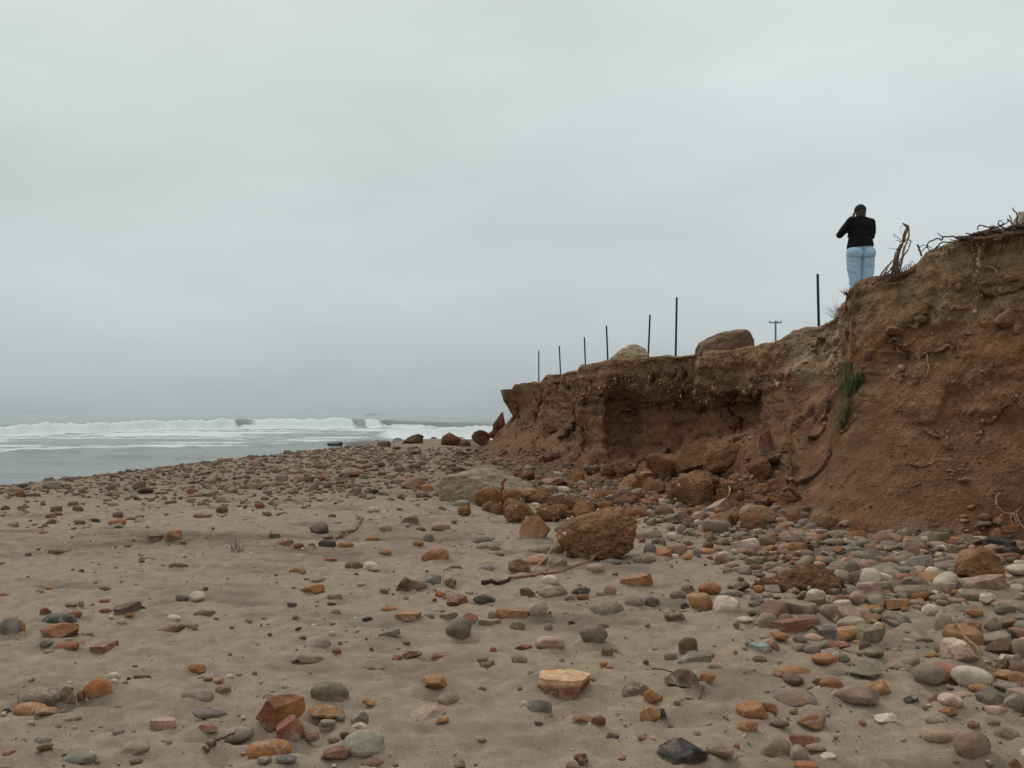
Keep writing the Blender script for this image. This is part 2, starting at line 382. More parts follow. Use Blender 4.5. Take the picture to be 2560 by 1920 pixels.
# ------------------------------------------------------------------ stones seen one by one
# rows: centre x, centre y, width, height, colour, shape, roll; coordinates of a 640x480 window of the photograph shown 3.456 times larger
# colour: o ochre, r rust, g grey, b blue-grey, k dark, t tan, c brown, w white, p pinkish, y olive grey
# shape: R rounded, A angular, F flat slab, B rounded and half buried
WIN = {
 'A': (0, 1440, """895 100 120 45 c R;410 97 75 32 o R;335 140 70 36 t R;30 160 110 40 r A;895 232 95 24 r R;900 303 105 36 r R;
1085 315 230 90 c F 12;1100 340 95 45 o R;1205 290 100 36 k A -15;1560 200 115 64 b R;1690 180 145 95 w R;1775 133 45 25 c R;1765 325 200 75 c R;
600 262 105 38 t R;695 248 62 50 t A;385 305 100 60 r A;630 360 120 50 r R;460 395 300 130 k R;75 500 210 145 b R;188 515 50 90 o A;
455 540 330 150 o A;650 535 70 44 r R;740 540 110 50 g B;545 650 220 85 r R 6;390 640 125 60 g A 15;405 700 100 36 g B;870 630 230 95 r F 8;
1045 430 80 50 p B;950 385 50 35 w R;1495 410 110 50 w A;1440 480 280 90 c R 14;1640 470 120 60 t B;1690 780 155 90 o A;1215 868 140 46 c F;
970 905 130 85 w R;980 980 75 40 w R;830 1020 230 175 o R 12;690 1040 75 115 o A;280 1080 440 195 t R;570 1070 155 170 c R;230 1180 290 125 o R;
370 1225 185 62 o R;40 1165 95 75 k R;1690 1060 280 150 g B;1910 1000 140 80 t B;1780 1245 300 108 b R;1780 1375 180 72 r A;1390 1290 230 110 p F;
2040 1375 270 135 g R 14;360 1530 175 92 c A 8;1130 1545 270 100 t B;640 1645 300 60 b R;1160 1640 120 45 c R;350 1430 150 90 g B;
785 1580 45 28 w R;620 1250 130 60 t B;1110 915 34 26 k A;1790 940 80 32 c F;1980 900 60 32 w R;2300 1525 390 190 o R 5"""),
 'B': (640, 1440, """520 85 150 90 o R;430 100 90 55 o A;530 18 130 42 g R;435 15 55 25 c R;670 175 140 52 t R;650 242 85 36 k A;1270 70 150 150 c A;
1400 65 150 90 g R;1520 30 210 115 b R;1680 55 100 72 c R;1590 165 95 45 o A;1670 130 75 38 o R;1740 215 205 112 r A;1970 205 195 82 k R;
1845 137 75 38 p R;1965 135 125 46 p R;1295 165 60 50 p A;1550 300 190 72 g B;1310 360 235 80 o F;1140 300 140 42 o R;1490 350 90 50 g R;
1660 360 160 42 g F 10;1745 485 228 190 y R;1850 390 140 92 r A;2020 425 200 38 t F;2225 345 340 112 o F -6;2040 360 72 80 g R;960 385 100 38 k A;
363 466 62 26 k A;1160 520 210 44 g F 20;510 580 245 112 g R 8;470 695 240 92 t R -5;340 700 80 52 c A;692 652 82 38 r R;1300 620 130 52 r B;
1340 685 185 92 r A;1210 705 88 62 r A;1580 680 205 52 r F 5;990 795 170 62 y B;1060 820 100 50 g B;1130 890 180 52 g B;1530 990 235 140 o A;
1950 985 72 38 c R;1960 735 100 46 c F;2050 625 62 42 r R;630 1060 345 172 y R;185 1262 430 345 o A;590 1235 335 132 o A;1460 1200 385 132 p A 8;
1610 1265 120 62 o A;890 1250 160 132 g A;610 1315 150 62 g R;715 1265 100 56 b R;270 1375 235 185 r F 30;890 1340 140 72 w A;910 1490 365 222 g R;
690 1560 270 132 r A;660 1435 110 52 t R;760 1410 85 62 c R;470 1410 140 72 r B;970 1110 130 62 o A;1150 1070 130 52 p B;1660 1090 200 120 t B;
1000 1645 190 50 c R;60 1640 125 55 g R;250 1645 190 50 b R;500 1185 130 42 g R"""),
 'C': (1280, 1440, """340 150 285 122 p A;330 65 150 88 w R;140 170 150 92 c A;590 155 188 84 k R 8;610 205 110 42 r R;500 220 92 52 g R;1080 50 295 112 o F 6;
850 150 112 84 p R;770 170 82 48 p R;840 320 315 132 g R;1060 250 190 92 t B;1215 235 132 78 b R;1440 150 142 82 t R;1525 100 112 72 c R;
1710 105 205 132 o A;1640 240 212 152 o R;1910 150 212 78 g R;1860 275 242 172 w R;2030 300 190 64 t R;2100 255 112 52 g R;1500 265 82 62 k R;
2020 405 162 46 w R;225 330 172 142 p R;50 440 132 92 t R;710 540 248 162 b R;790 450 126 48 c R;825 640 108 88 y R;315 460 82 56 g R 12;
330 615 255 102 p R;100 628 156 62 r A;60 735 142 72 p R;795 750 72 46 o R;1525 645 162 142 c R;1600 740 335 92 y A 9;1380 710 122 62 g R;
1750 780 122 82 p R;1410 380 182 82 c A;550 415 150 52 c A;465 970 475 240 p F;240 1165 212 152 b R 18;1070 985 252 116 c R 8;1225 1030 172 152 o A;
1480 910 305 172 c A 8;1690 890 152 102 o A;1200 1245 182 182 o A;1290 1190 102 102 k A;620 1265 205 82 r A;750 1290 132 92 r A;1480 1570 475 250 k A;
1810 1575 245 112 t R -6;600 1615 132 122 r A;2090 1170 265 192 o A;2050 1310 182 122 o R;1945 1480 54 42 o R;105 1135 54 52 w R;2155 660 205 72 b F;
2150 725 135 72 c R;1935 690 42 38 o R;1160 740 52 38 c R"""),
 'D': (1920, 1440, """425 200 168 132 w R;290 310 325 172 t F;545 335 172 132 t R;280 460 475 132 r F 3;520 500 205 112 b A;750 435 245 122 p R 8;
690 525 235 112 o F 14;915 540 255 152 y F;640 195 195 92 r A;800 210 162 112 p R;270 228 116 38 r R;825 135 112 52 y R;1010 150 195 112 c R;
1080 75 82 82 p A;920 280 215 84 o R;1130 270 195 104 o A 8;1195 205 62 82 g R;1305 85 225 162 t A;1420 310 148 104 w R;1320 250 152 52 t R;
1530 420 152 164 p R;1660 410 122 72 g R;1740 470 285 152 o A;1800 370 152 72 o R;1960 450 152 164 t R;1735 670 340 232 w A;1540 630 142 132 c R 25;
1430 680 122 44 o R;2030 620 255 152 c A;2050 740 132 132 c A;2170 740 102 162 g R;2080 870 185 104 o A;1915 855 152 42 k F 8;1330 540 82 52 b R;
290 640 152 82 g R;400 665 152 82 g R 10;415 570 172 56 p R;640 650 182 82 r A;650 735 152 92 y R;510 760 235 92 o R;560 850 285 92 t A;
280 825 312 72 o A;230 880 182 82 c R;850 640 112 72 c R;930 710 172 82 y R;850 775 205 82 g A -12;865 870 285 116 y A 4;1190 755 315 104 t R 12;
1380 820 165 72 r B;570 955 225 104 o R;440 920 112 62 c R;290 1060 385 172 g R;820 1085 345 164 t R;980 985 212 132 o A;610 1040 112 72 p R;
1255 1095 142 82 k A;1040 1245 205 122 w A;1610 1110 212 132 w R -12;1450 1060 112 104 p R;1700 1050 195 72 p R;1950 1060 285 164 g A;
2120 985 255 84 g R;2150 1110 172 172 g R;1580 1215 172 84 o A;1990 1195 182 82 p R;1510 1380 305 132 p R;1820 1490 305 265 t R;1960 1280 132 62 g R;
1790 1300 112 72 r R;1475 1280 172 72 t B;2100 1360 205 122 y R;400 1250 255 142 r A 12;330 1410 255 122 r A -10;420 1475 175 62 p R;
100 1450 265 192 t R;280 1540 152 142 g B;530 1545 142 62 w F;110 1280 172 62 c R;20 1160 152 132 o A;1880 110 465 112 p F 8;1800 195 305 72 t F;
1920 240 152 112 w A;2060 300 185 84 y R;1700 290 305 104 t R;1510 215 185 72 t R;2170 190 92 62 g R;2090 510 132 102 k R;1630 170 92 62 o A;
340 1640 205 65 o R;760 1640 165 65 o R;60 300 132 92 c R;150 265 180 42 p R;2150 1620 105 100 o A;10 415 172 150 t R"""),
 'E': (1920, 960, """1220 1320 205 92 g R;1440 1320 235 112 o A;1640 1330 152 102 g R -12;1730 1310 112 92 g A;1500 1420 165 92 p A;1250 1420 142 142 p A;
1780 1400 265 112 c A;2040 1410 255 142 k F;1330 1560 275 142 b R 18;1050 1620 310 120 g R 5;890 1580 215 162 p R 18;730 1600 165 142 y R 20;
630 1550 175 72 g R 6;2140 1470 155 92 k R;690 1420 155 48 g R 8;620 1275 235 74 g R 6;660 1185 125 72 p A -15;810 1230 105 62 o R;310 1190 142 84 g R;
270 1270 82 62 g R;350 1275 84 44 r R;170 1320 165 92 p A;300 1340 112 84 g R;480 1310 125 84 g R;590 1380 205 62 g R;830 1335 135 52 y R;
400 1380 64 62 p R;130 1125 155 102 t R;310 1115 115 62 c R;70 1065 105 54 g R;1980 1280 155 102 o R;2090 1230 155 62 o R;2060 1320 145 54 p R;
1570 1520 84 62 p R;1670 1545 165 62 g R;1650 1600 185 84 t A;1200 1500 135 72 o A;980 1500 125 62 p R;1090 1545 115 62 o A;460 1560 104 48 o R;
780 1460 84 54 g R;700 1490 84 54 r A"""),
 'F': (1280, 960, """200 1290 275 232 o A;1770 1245 245 112 g R -14;1610 1210 84 48 w R;1620 1160 135 64 p A 15;950 950 145 92 t R;860 1010 125 104 t A;870 1060 115 54 t R;
1215 1015 115 58 r A;600 1130 135 132 y A;420 1280 112 74 g R;200 1440 185 74 g R;360 1450 195 94 t R;230 1530 175 84 p R 8;210 1560 185 74 o R;
400 1580 165 94 t A;860 1555 195 64 b R;720 1620 155 84 p R;1150 1530 205 74 t R;1310 1470 165 104 o A;1450 1450 145 104 p R;1410 1485 74 40 w R;
1600 1480 64 74 g R;1700 1460 165 54 o R;1840 1475 115 44 w R;1880 1495 165 64 y R;2040 1390 245 112 w F 18;2080 1470 155 74 c A;1390 1315 94 64 w R;
1210 1310 195 84 t R;1270 1370 135 84 c R;1110 1320 84 64 p R;1560 1290 165 84 c A;1470 1260 84 84 g R;1950 1320 125 64 g R;1800 1090 235 132 p F 25;
1200 1430 125 94 b R;450 920 105 54 w A;380 860 245 94 r A;720 940 105 44 o A;200 1040 84 44 w R;240 1070 94 54 p R;1700 1400 94 64 c R;
1040 830 245 140 o A;1195 785 175 92 o F;1265 855 95 92 t A;1980 1210 135 84 o R;2180 480 122 235 r A"""),
 'G': (640, 960, """1540 1480 245 152 o R;840 1550 175 94 c R;990 1555 148 84 w R;350 1605 145 62 o R;240 1365 155 62 r R -8;365 1402 88 44 r R;610 1370 155 68 k R;
770 1380 135 44 o R;1000 1320 125 44 o R;1120 1245 115 48 y R;1330 1180 165 94 y A;1010 1113 104 40 w R;130 1028 64 48 c R;25 1060 84 44 r R;
560 815 115 62 o A;835 795 115 54 r A;925 808 84 48 t R;730 860 94 54 c R;600 900 94 48 c A 12;865 910 94 54 t R;1735 745 135 58 c R;
1770 605 94 54 c A;1030 925 64 44 k R;1775 1060 155 74 g R;1590 1240 175 64 p R;1420 1255 94 38 c R;1490 1310 94 74 g R;1950 1350 175 84 g R 15;
2060 1410 104 54 g R;1990 1400 185 64 t R 8;2070 1465 165 54 t R;1990 1585 155 74 b R;1720 1590 125 64 c R;1400 1380 94 44 o R;1560 1400 125 44 o R;
1110 1440 115 48 o R;640 1495 145 44 r F;1350 870 215 112 r A;1475 905 115 64 o A;1095 523 135 54 k R"""),
 'H': (0, 960, """1465 1335 185 104 o A;1330 1340 145 48 c F;1570 1372 74 40 c R;480 1435 165 54 c R;1000 1200 155 64 o R;680 1188 98 44 c R;1222 1530 54 48 r A;
1530 1585 165 58 c R;1900 1005 105 64 p A;1910 1095 105 54 c R;1770 1128 115 40 g R;1755 1045 94 34 o R;175 965 84 64 r A;35 1065 84 54 c R;
820 1170 74 34 k R;1120 1148 84 34 c R;2140 970 94 54 g A;1650 935 84 54 r R;365 1272 88 34 r R"""),
}
ZS = 640.0 / 2212.0
CNAME = {'o': 'ochre orange', 'r': 'rust red', 'g': 'grey', 'b': 'blue-grey', 'k': 'dark', 't': 'tan', 'c': 'brown', 'w': 'whitish', 'p': 'pinkish', 'y': 'olive grey'}
CRGB = {'o': (152, 102, 62), 'r': (134, 86, 63), 'g': (127, 118, 105), 'b': (104, 101, 96), 'k': (60, 56, 53), 't': (132, 112, 93), 'c': (102, 79, 61),
        'w': (188, 176, 160), 'p': (160, 131, 112), 'y': (114, 106, 88)}
SNAME = {'R': 'rounded stone', 'A': 'jagged stone', 'F': 'flat slab', 'B': 'half-buried stone'}

# notable stones: window, row number in the window's list, own label, short phrase others refer to
NOTE = {
 ('A', 17): ('smooth black cobble lying above the bright orange jagged stone', 'the smooth black cobble'),
 ('A', 20): ('bright orange jagged stone on the sand near the left edge', 'the bright orange jagged stone'),
 ('A', 38): ('large mauve-grey banded cobble in the row of stones at the lower left', 'the mauve-grey banded cobble'),
 ('A', 45): ('long smooth blue-grey cobble alone on the bare sand at lower left', 'the long blue-grey cobble'),
 ('A', 59): ('rusty orange bowl-shaped stone with a pale rim at the lower edge', 'the rusty bowl-shaped stone'),
 ('B', 22): ('rounded olive grey cobble standing upright in the sand in mid beach', 'the upright olive cobble'),
 ('B', 25): ('long ochre wedge stone propped on a grey pebble near the middle', 'the long ochre wedge'),
 ('B', 45): ('pale olive cobble pitted with small dark holes', 'the pitted pale cobble'),
 ('B', 46): ('biggest ochre rock of the foreground, jagged and pocked with hollows', 'the big pocked ochre rock'),
 ('B', 48): ('long pink and white crusted stone on bare sand', 'the pink crusted stone'),
 ('B', 55): ('large smooth pale grey-green cobble at the bottom of the picture', 'the large pale cobble'),
 ('C', 0): ('pinkish orange crusted block beside a dark brown pebble', 'the crusted pink block'),
 ('C', 9): ('broad flat light grey cobble half sunk in sand', 'the broad light grey cobble'),
 ('C', 17): ('pale heart-shaped cobble beside an ochre stone', 'the pale heart-shaped cobble'),
 ('C', 24): ('round blue-grey cobble with a small olive stone at its foot', 'the round blue-grey cobble'),
 ('C', 28): ('pinkish pebble veined with white stripes', 'the white-veined pebble'),
 ('C', 38): ('large flat slab with pale orange top and dark red sides', 'the pale-topped slab'),
 ('C', 48): ('large dark half-sunk rock at the bottom edge', 'the large dark rock'),
 ('C', 55): ('flat pale blue stone lying on the open sand at right', 'the pale blue stone'),
 ('D', 3): ('long flat rust red slab lying among cobbles', 'the long rust slab'),
 ('D', 25): ('large whitish banded rock crossed by a thin root', 'the whitish banded rock'),
 ('D', 49): ('smooth egg-shaped orange stone on its own among tan cobbles', 'the orange egg-shaped stone'),
 ('D', 56): ('small white barnacled lump on bare sand at lower right', 'the white barnacled lump'),
 ('D', 57): ('white egg-shaped cobble at the right of the barnacled lump', 'the white egg-shaped cobble'),
 ('D', 65): ('pale flat pinkish pebble in front of the barnacled lump', 'the pale pinkish pebble'),
 ('D', 66): ('large tan oval cobble in the lower right corner', 'the large tan oval cobble'),
 ('E', 8): ('long dark blue-grey cobble leaning on its neighbours below the cliff', 'the leaning dark cobble'),
 ('F', 0): ('square ochre block standing left of the biggest earth clod', 'the square ochre block'),
 ('F', 1): ('grey cobble dotted with black spots below the cliff', 'the black-spotted cobble'),
 ('F', 25): ('pale wedge-shaped stone leaning among grey cobbles', 'the pale wedge stone'),
 ('F', 46): ('tall reddish rock standing on edge against the cliff foot', 'the tall reddish rock'),
 ('G', 0): ('rounded orange stone alone on the sand in mid beach', 'the rounded orange stone'),
 ('G', 37): ('rust brown boulder on the sand in front of the surf', 'the rust brown boulder'),
 ('H', 0): ('brown-orange lump of rock with a flat stone at its side on the left sand', 'the lone left lump'),
}
STONES = []
for wk, (ox, oy, txt) in WIN.items():
    for ri, row in enumerate(txt.replace('\n', '').split(';')):
        f = row.split()
        cx, cy, w, h = [float(v) for v in f[:4]]
        STONES.append(dict(px=ox + cx * ZS, py=oy + cy * ZS, w=w * ZS, h=h * ZS, c=f[4], s=f[5], roll=float(f[6]) if len(f) > 6 else 0.0, key=(wk, ri)))
for s in STONES:
    pb = s['py'] + 0.36 * s['h']
    if s['py'] > 1905: pb = min(pb, 1925)
    X, Y, g = on_ground(s['px'], pb)
    k = Y / FPX
    W = s['w'] * k
    D = W * random.uniform(0.55, 0.85) if s['s'] != 'F' else W * (random.uniform(0.5, 0.65) if s['h'] < 0.4 * s['w'] else 0.9)
    sn = EYE / math.hypot(Y, EYE)
    H = s['h'] * k - 0.5 * D * sn
    H = min(max(H, 0.24 * W), 1.6 * W)
    if s['h'] > 1.1 * s['w']: D = 0.8 * W
    s.update(X=X, Y=Y + 0.36 * D, g=g, W=W, D=D, H=H)
    s['g'] = float(ground_h(X, s['Y'])[0])
    s['area'] = s['w'] * s['h']

# ------------------------------------------------------------------ ground sheet (beach sand, falling away under the sea)
def build_ground():
    r = [0.4]
    while r[-1] < 110.0:
        r.append(r[-1] + (max(0.30 * (1 if r[-1] < 3.9 else 0), max(0.016, 0.0047 * r[-1])) if r[-1] < 60 else 1.5))
    r += [130, 180, 300, 600, 1500, 5000]
    r = np.array(r)
    a = np.concatenate([np.linspace(-180, -42, 26)[:-1], np.linspace(-42, 42, 540), np.linspace(42, 180, 26)[1:]])
    a = np.radians(a)
    R, A = np.meshgrid(r, a, indexing='ij')
    X = (R * np.sin(A)).ravel(); Y = (R * np.cos(A) - 2.0).ravel()
    Z = ground_h(X, Y)
    # sand banked up round the stones that lie in it
    for s in STONES:
        if s['Y'] > 22: continue
        rad = 0.5 * max(s['W'], s['D'])
        m = (np.abs(X - s['X']) < 2.6 * rad) & (np.abs(Y - s['Y']) < 2.6 * rad)
        if not m.any(): continue
        d = np.hypot((X[m] - s['X']) / (0.5 * s['W']), (Y[m] - s['Y']) / (0.5 * s['D']))
        Z[m] += min(0.16 * s['H'], 0.03) * np.exp(-((d - 1.15) / 0.55) ** 2) - min(0.22 * s['H'], 0.035) * np.exp(-((d - 1.9) / 0.5) ** 2) * (0.4 + 0.6 * (X[m] > s['X']))
    p = np.stack([X, Y, np.zeros_like(X)], 1)
    # dry sand, with damper brown-grey drifts and brown gravelly patches towards the cliff and the berm
    base = srgb(154, 136, 118)
    damp = srgb(126, 110, 96)
    n = perlin(p * np.array([0.55, 1.3, 1]) + 40) + 0.5 * perlin(p * np.array([1.7, 4.0, 1]) + 60)
    t = sstep(0.0, 0.75, n)[:, None]
    c = base * (1 - t) + damp * t
    band = (np.exp(-((Y - 12.6 - 0.10 * X) / 1.3) ** 2) * sstep(0.5, -2.0, X) * (0.5 + 0.8 * n))[:, None]
    band = np.clip(band, 0, 0.7)
    c = c * (1 - band) + srgb(108, 90, 74) * band
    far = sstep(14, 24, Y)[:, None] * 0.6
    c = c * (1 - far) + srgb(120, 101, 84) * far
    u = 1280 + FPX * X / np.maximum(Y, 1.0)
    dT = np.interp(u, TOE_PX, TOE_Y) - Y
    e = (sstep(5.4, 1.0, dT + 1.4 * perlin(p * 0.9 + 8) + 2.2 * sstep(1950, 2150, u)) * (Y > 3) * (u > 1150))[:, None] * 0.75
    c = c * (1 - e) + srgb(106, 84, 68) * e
    wet = sstep(-0.4, -0.8, Z)[:, None]
    c = c * (1 - wet) + srgb(96, 84, 74) * wet
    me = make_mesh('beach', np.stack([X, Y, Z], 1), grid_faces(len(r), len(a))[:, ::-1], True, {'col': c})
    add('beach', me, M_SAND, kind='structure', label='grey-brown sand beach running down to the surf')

# toe of the cliff as seen along the picture: column, row, depth
TOE_PX = np.array([1100, 1185, 1215, 1310, 1420, 1455, 1530, 1640, 1800, 1895, 2000, 2150, 2300, 2450, 2560, 2900, 3600])
TOE_Y = np.array([40, 37, 33.5, 27.6, 25, 23.6, 20.7, 18.8, 16.4, 14.9, 13.1, 12.3, 12.0, 11.7, 11.6, 10.0, 8.0])
build_ground()

# ------------------------------------------------------------------ sea
def build_sea():
    r = [21.0]
    while r[-1] < 280: r.append(r[-1] * 1.0064)
    while r[-1] < 6500: r.append(r[-1] * 1.045)
    r.append(9200.0)
    r = np.array(r)
    a = np.radians(np.concatenate([np.linspace(-75, -33, 20)[:-1], np.linspace(-33, 4, 430), np.linspace(4, 60, 24)[1:]]))
    R, A = np.meshgrid(r, a, indexing='ij')
    X = (R * np.sin(A)).ravel(); Y = (R * np.cos(A)).ravel()
    p = np.stack([X, Y, np.zeros_like(X)], 1)
    u = np.where(Y > 1, X / np.maximum(Y, 1), np.sign(X) * 9)
    z = np.full_like(X, -1.0)
    near = np.clip(1.3 - Y / 900.0, 0, 1)
    wob = 5.0 * perlin(p * 0.012 + 2)
    z += near * (0.10 + 0.07 * (Y < 110)) * np.sin((Y + wob * 2) / 4.6 + X * 0.02) * (0.6 + perlin(p * np.array([0.02, 0.05, 1]) + 4))
    z += near * (0.11 * perlin(p * np.array([0.10, 0.34, 1]) + 9) + 0.075 * perlin(p * np.array([0.22, 0.8, 1]) + 19))
    foam = np.zeros_like(X)
    # breaking wave, its white front and the smooth faces between the broken parts
    pxc = 1280 + FPX * u
    K = np.array([-1500, 0, 250, 420, 560, 640, 740, 860, 960, 1050, 1300, 2600])
    Yb = np.interp(pxc, K, [90, 118, 142, 165, 182, 186, 188, 190, 192, 196, 205, 240]) + 3.0 * perlin(np.stack([pxc * 0.012, 0 * X, 0 * X], 1))
    Hb = np.interp(pxc, K, [1.0, 1.30, 1.50, 1.72, 1.95, 1.85, 2.02, 1.95, 1.75, 1.30, 0.9, 0.9])
    dy0 = np.clip(Y - Yb, -6, 6)
    br = np.interp(pxc + 1.6 * dy0, [0, 578, 592, 612, 650, 872, 886, 900, 918, 940, 960, 3000], [1, 1, 0, 0, 1, 1, 0, 0, 0.8, 0.8, 0, 0])
    lum = perlin(np.stack([pxc * 0.028, Y * 0.05, 0 * X + 3], 1)) + 0.6 * perlin(np.stack([pxc * 0.09, Y * 0.12, 0 * X + 8], 1))
    dy = Y - Yb
    prof = np.where(dy < 0, np.exp(-(dy / 2.6) ** 2), np.exp(-(dy / 9.0) ** 2))
    z += Hb * prof * (1 + br * 0.17 * lum)
    rough = br * np.exp(-((dy + 2.0) / 3.5) ** 2)
    z += rough * (0.30 * perlin(p * 0.5 + 5) + 0.20 * perlin(p * 1.3 + 6))
    foam = np.maximum(foam, br * sstep(2.2, 0.6, dy + 0.6 * lum) * sstep(-7.5, -5.0, dy))
    foam = np.maximum(foam, sstep(0.9, 0.2, np.abs(dy - 0.5)) * sstep(640, 612, pxc) * sstep(596, 606, pxc) * 0.6)
    # swell standing up behind, not yet broken
    Ys = np.interp(pxc, [-1500, 0, 300, 600, 1200, 2600], [150, 205, 250, 290, 300, 330]) + 6 * perlin(np.stack([pxc * 0.008, 0 * X, 0 * X + 9], 1))
    z += 1.0 * np.exp(-((Y - Ys) / np.where(Y < Ys, 5.0, 16.0)) ** 2) * (0.75 + 0.5 * perlin(np.stack([pxc * 0.006, 0 * X, 0 * X + 2], 1)))
    # second, nearer line of white water towards the point
    Y2 = np.interp(pxc, [-2000, 860, 980, 1080, 1240, 2600], [140, 140, 128, 118, 124, 150])
    H2 = np.interp(pxc, [700, 900, 1040, 1240, 2600], [0.0, 0.15, 0.95, 1.05, 0.8])
    d2 = Y - Y2
    z += H2 * np.where(d2 < 0, np.exp(-(d2 / 2.2) ** 2), np.exp(-(d2 / 6.0) ** 2)) * (1 + 0.18 * lum)
    foam = np.maximum(foam, sstep(900, 1010, pxc) * sstep(1.4, 0.2, d2 + 0.5 * lum) * sstep(-40, -16, d2 + 5 * lum) * 0.95)
    # spent white water spread in streaks towards the beach
    st = perlin(p * np.array([0.035, 0.20, 1]) + 31) + 0.6 * perlin(p * np.array([0.11, 0.55, 1]) + 41) + 0.35 * perlin(p * np.array([0.35, 1.6, 1]) + 51)
    ynear = np.interp(pxc, [-1500, 0, 400, 700, 900, 1200, 2600], [48, 61, 66, 82, 90, 86, 90]) + 2.0 * perlin(np.stack([pxc * 0.01, 0 * X, 0 * X + 5], 1))
    amt = np.interp((Y - ynear) / np.maximum(Yb - ynear, 5.0), [-0.06, 0.0, 0.3, 0.7, 0.97, 1.0], [-1.2, 0.10, -0.04, 0.14, 0.40, -1.5])
    amt = amt - 0.45 * np.exp(-((dy + 9.5) / 2.2) ** 2)
    foam = np.maximum(foam, sstep(-0.15, 0.5, amt + 0.8 * st))
    z += 0.09 * foam * perlin(p * np.array([0.4, 1.1, 1]) + 77)
    z += 0.26 * np.where(Y < ynear, np.exp(-((Y - ynear) / 1.6) ** 2), np.exp(-((Y - ynear) / 3.5) ** 2)) * (0.7 + 0.6 * perlin(np.stack([pxc * 0.01, 0 * X, 0 * X + 1], 1)))
    # a thin lace of foam close in, at the water's edge
    lace = perlin(p * np.array([0.16, 0.9, 1]) + 91)
    foam = np.maximum(foam, 0.55 * sstep(0.42, 0.7, lace) * sstep(38, 48, Y) * sstep(75, 55, Y) * sstep(350, 600, pxc))
    # scattered caps farther out
    cap = perlin(p * np.array([0.02, 0.07, 1]) + 17)
    foam = np.maximum(foam, 0.7 * sstep(0.62, 0.8, cap) * (Y > Yb + 10) * (Y < 700))
    me = make_mesh('sea', np.stack([X, Y, z], 1), grid_faces(len(r), len(a))[:, ::-1], True, {'foam': foam})
    m, nt, b = new_mat('sea_water', 0.12, 0.5)
    b.inputs['IOR'].default_value = 1.33
    pos = N(nt, 'ShaderNodeNewGeometry').outputs['Position']
    mp = N(nt, 'ShaderNodeMapping'); mp.inputs['Scale'].default_value = (0.45, 1.5, 1.0)
    nt.links.new(pos, mp.inputs[0])
    n1 = noise(nt, mp.outputs[0], 1.1, 6.0, 0.65)
    fo = attr(nt, 'foam', 'Fac')
    s1 = N(nt, 'ShaderNodeMath', operation='MULTIPLY_ADD'); s1.inputs[1].default_value = 1.5; s1.inputs[2].default_value = -0.75
    nt.links.new(n1, s1.inputs[0])
    s2 = N(nt, 'ShaderNodeMath', operation='ADD'); nt.links.new(s1.outputs[0], s2.inputs[0]); nt.links.new(fo, s2.inputs[1])
    mr = N(nt, 'ShaderNodeMapRange'); mr.inputs['From Min'].default_value = 0.34; mr.inputs['From Max'].default_value = 0.62
    nt.links.new(s2.outputs[0], mr.inputs['Value'])
    c = mixc(nt, (0.170, 0.192, 0.184), (0.68, 0.71, 0.71), mr.outputs['Result'])
    nt.links.new(c, b.inputs['Base Color'])
    r1 = N(nt, 'ShaderNodeMapRange'); r1.inputs['To Min'].default_value = 0.12; r1.inputs['To Max'].default_value = 0.9
    nt.links.new(mr.outputs['Result'], r1.inputs['Value']); nt.links.new(r1.outputs['Result'], b.inputs['Roughness'])
    bump(nt, b, n1, 1.0, 0.4)
    add('sea', me, m, kind='structure', label='grey-green sea with white surf and one breaking wave')
build_sea()

def build_island():
    n = 60
    xs = np.linspace(-1, 1, n)
    prof = 9 * np.exp(-((xs + 0.25) / 0.28) ** 2) + 6 * np.exp(-((xs - 0.2) / 0.45) ** 2) + 2.5 * perlin(np.stack([xs * 6, xs * 0, xs * 0], 1)) * (1 - xs ** 2)
    prof = np.clip(prof, 0, None) * (1 - np.abs(xs) ** 6)
    rows = []
    for k, t in enumerate(np.linspace(-1, 1, 9)):
        rows.append(np.stack([xs * 190 + 3 * t, np.full(n, t * 60), -3 + prof * (1 - t * t) * 1.9], 1))
    me = make_mesh('island', np.concatenate(rows), grid_faces(9, n)[:, ::-1], True)
    add('island', me, mat_plain('haze_paled_rock', (0.34, 0.38, 0.385), 0.95, 0.1, 0.02), kind='structure', label='low hazy island on the horizon',  # distance haze partly put into the pale base colour
        loc=((945 - 1280) / FPX * 6200, 6200, -1.0))
build_island()

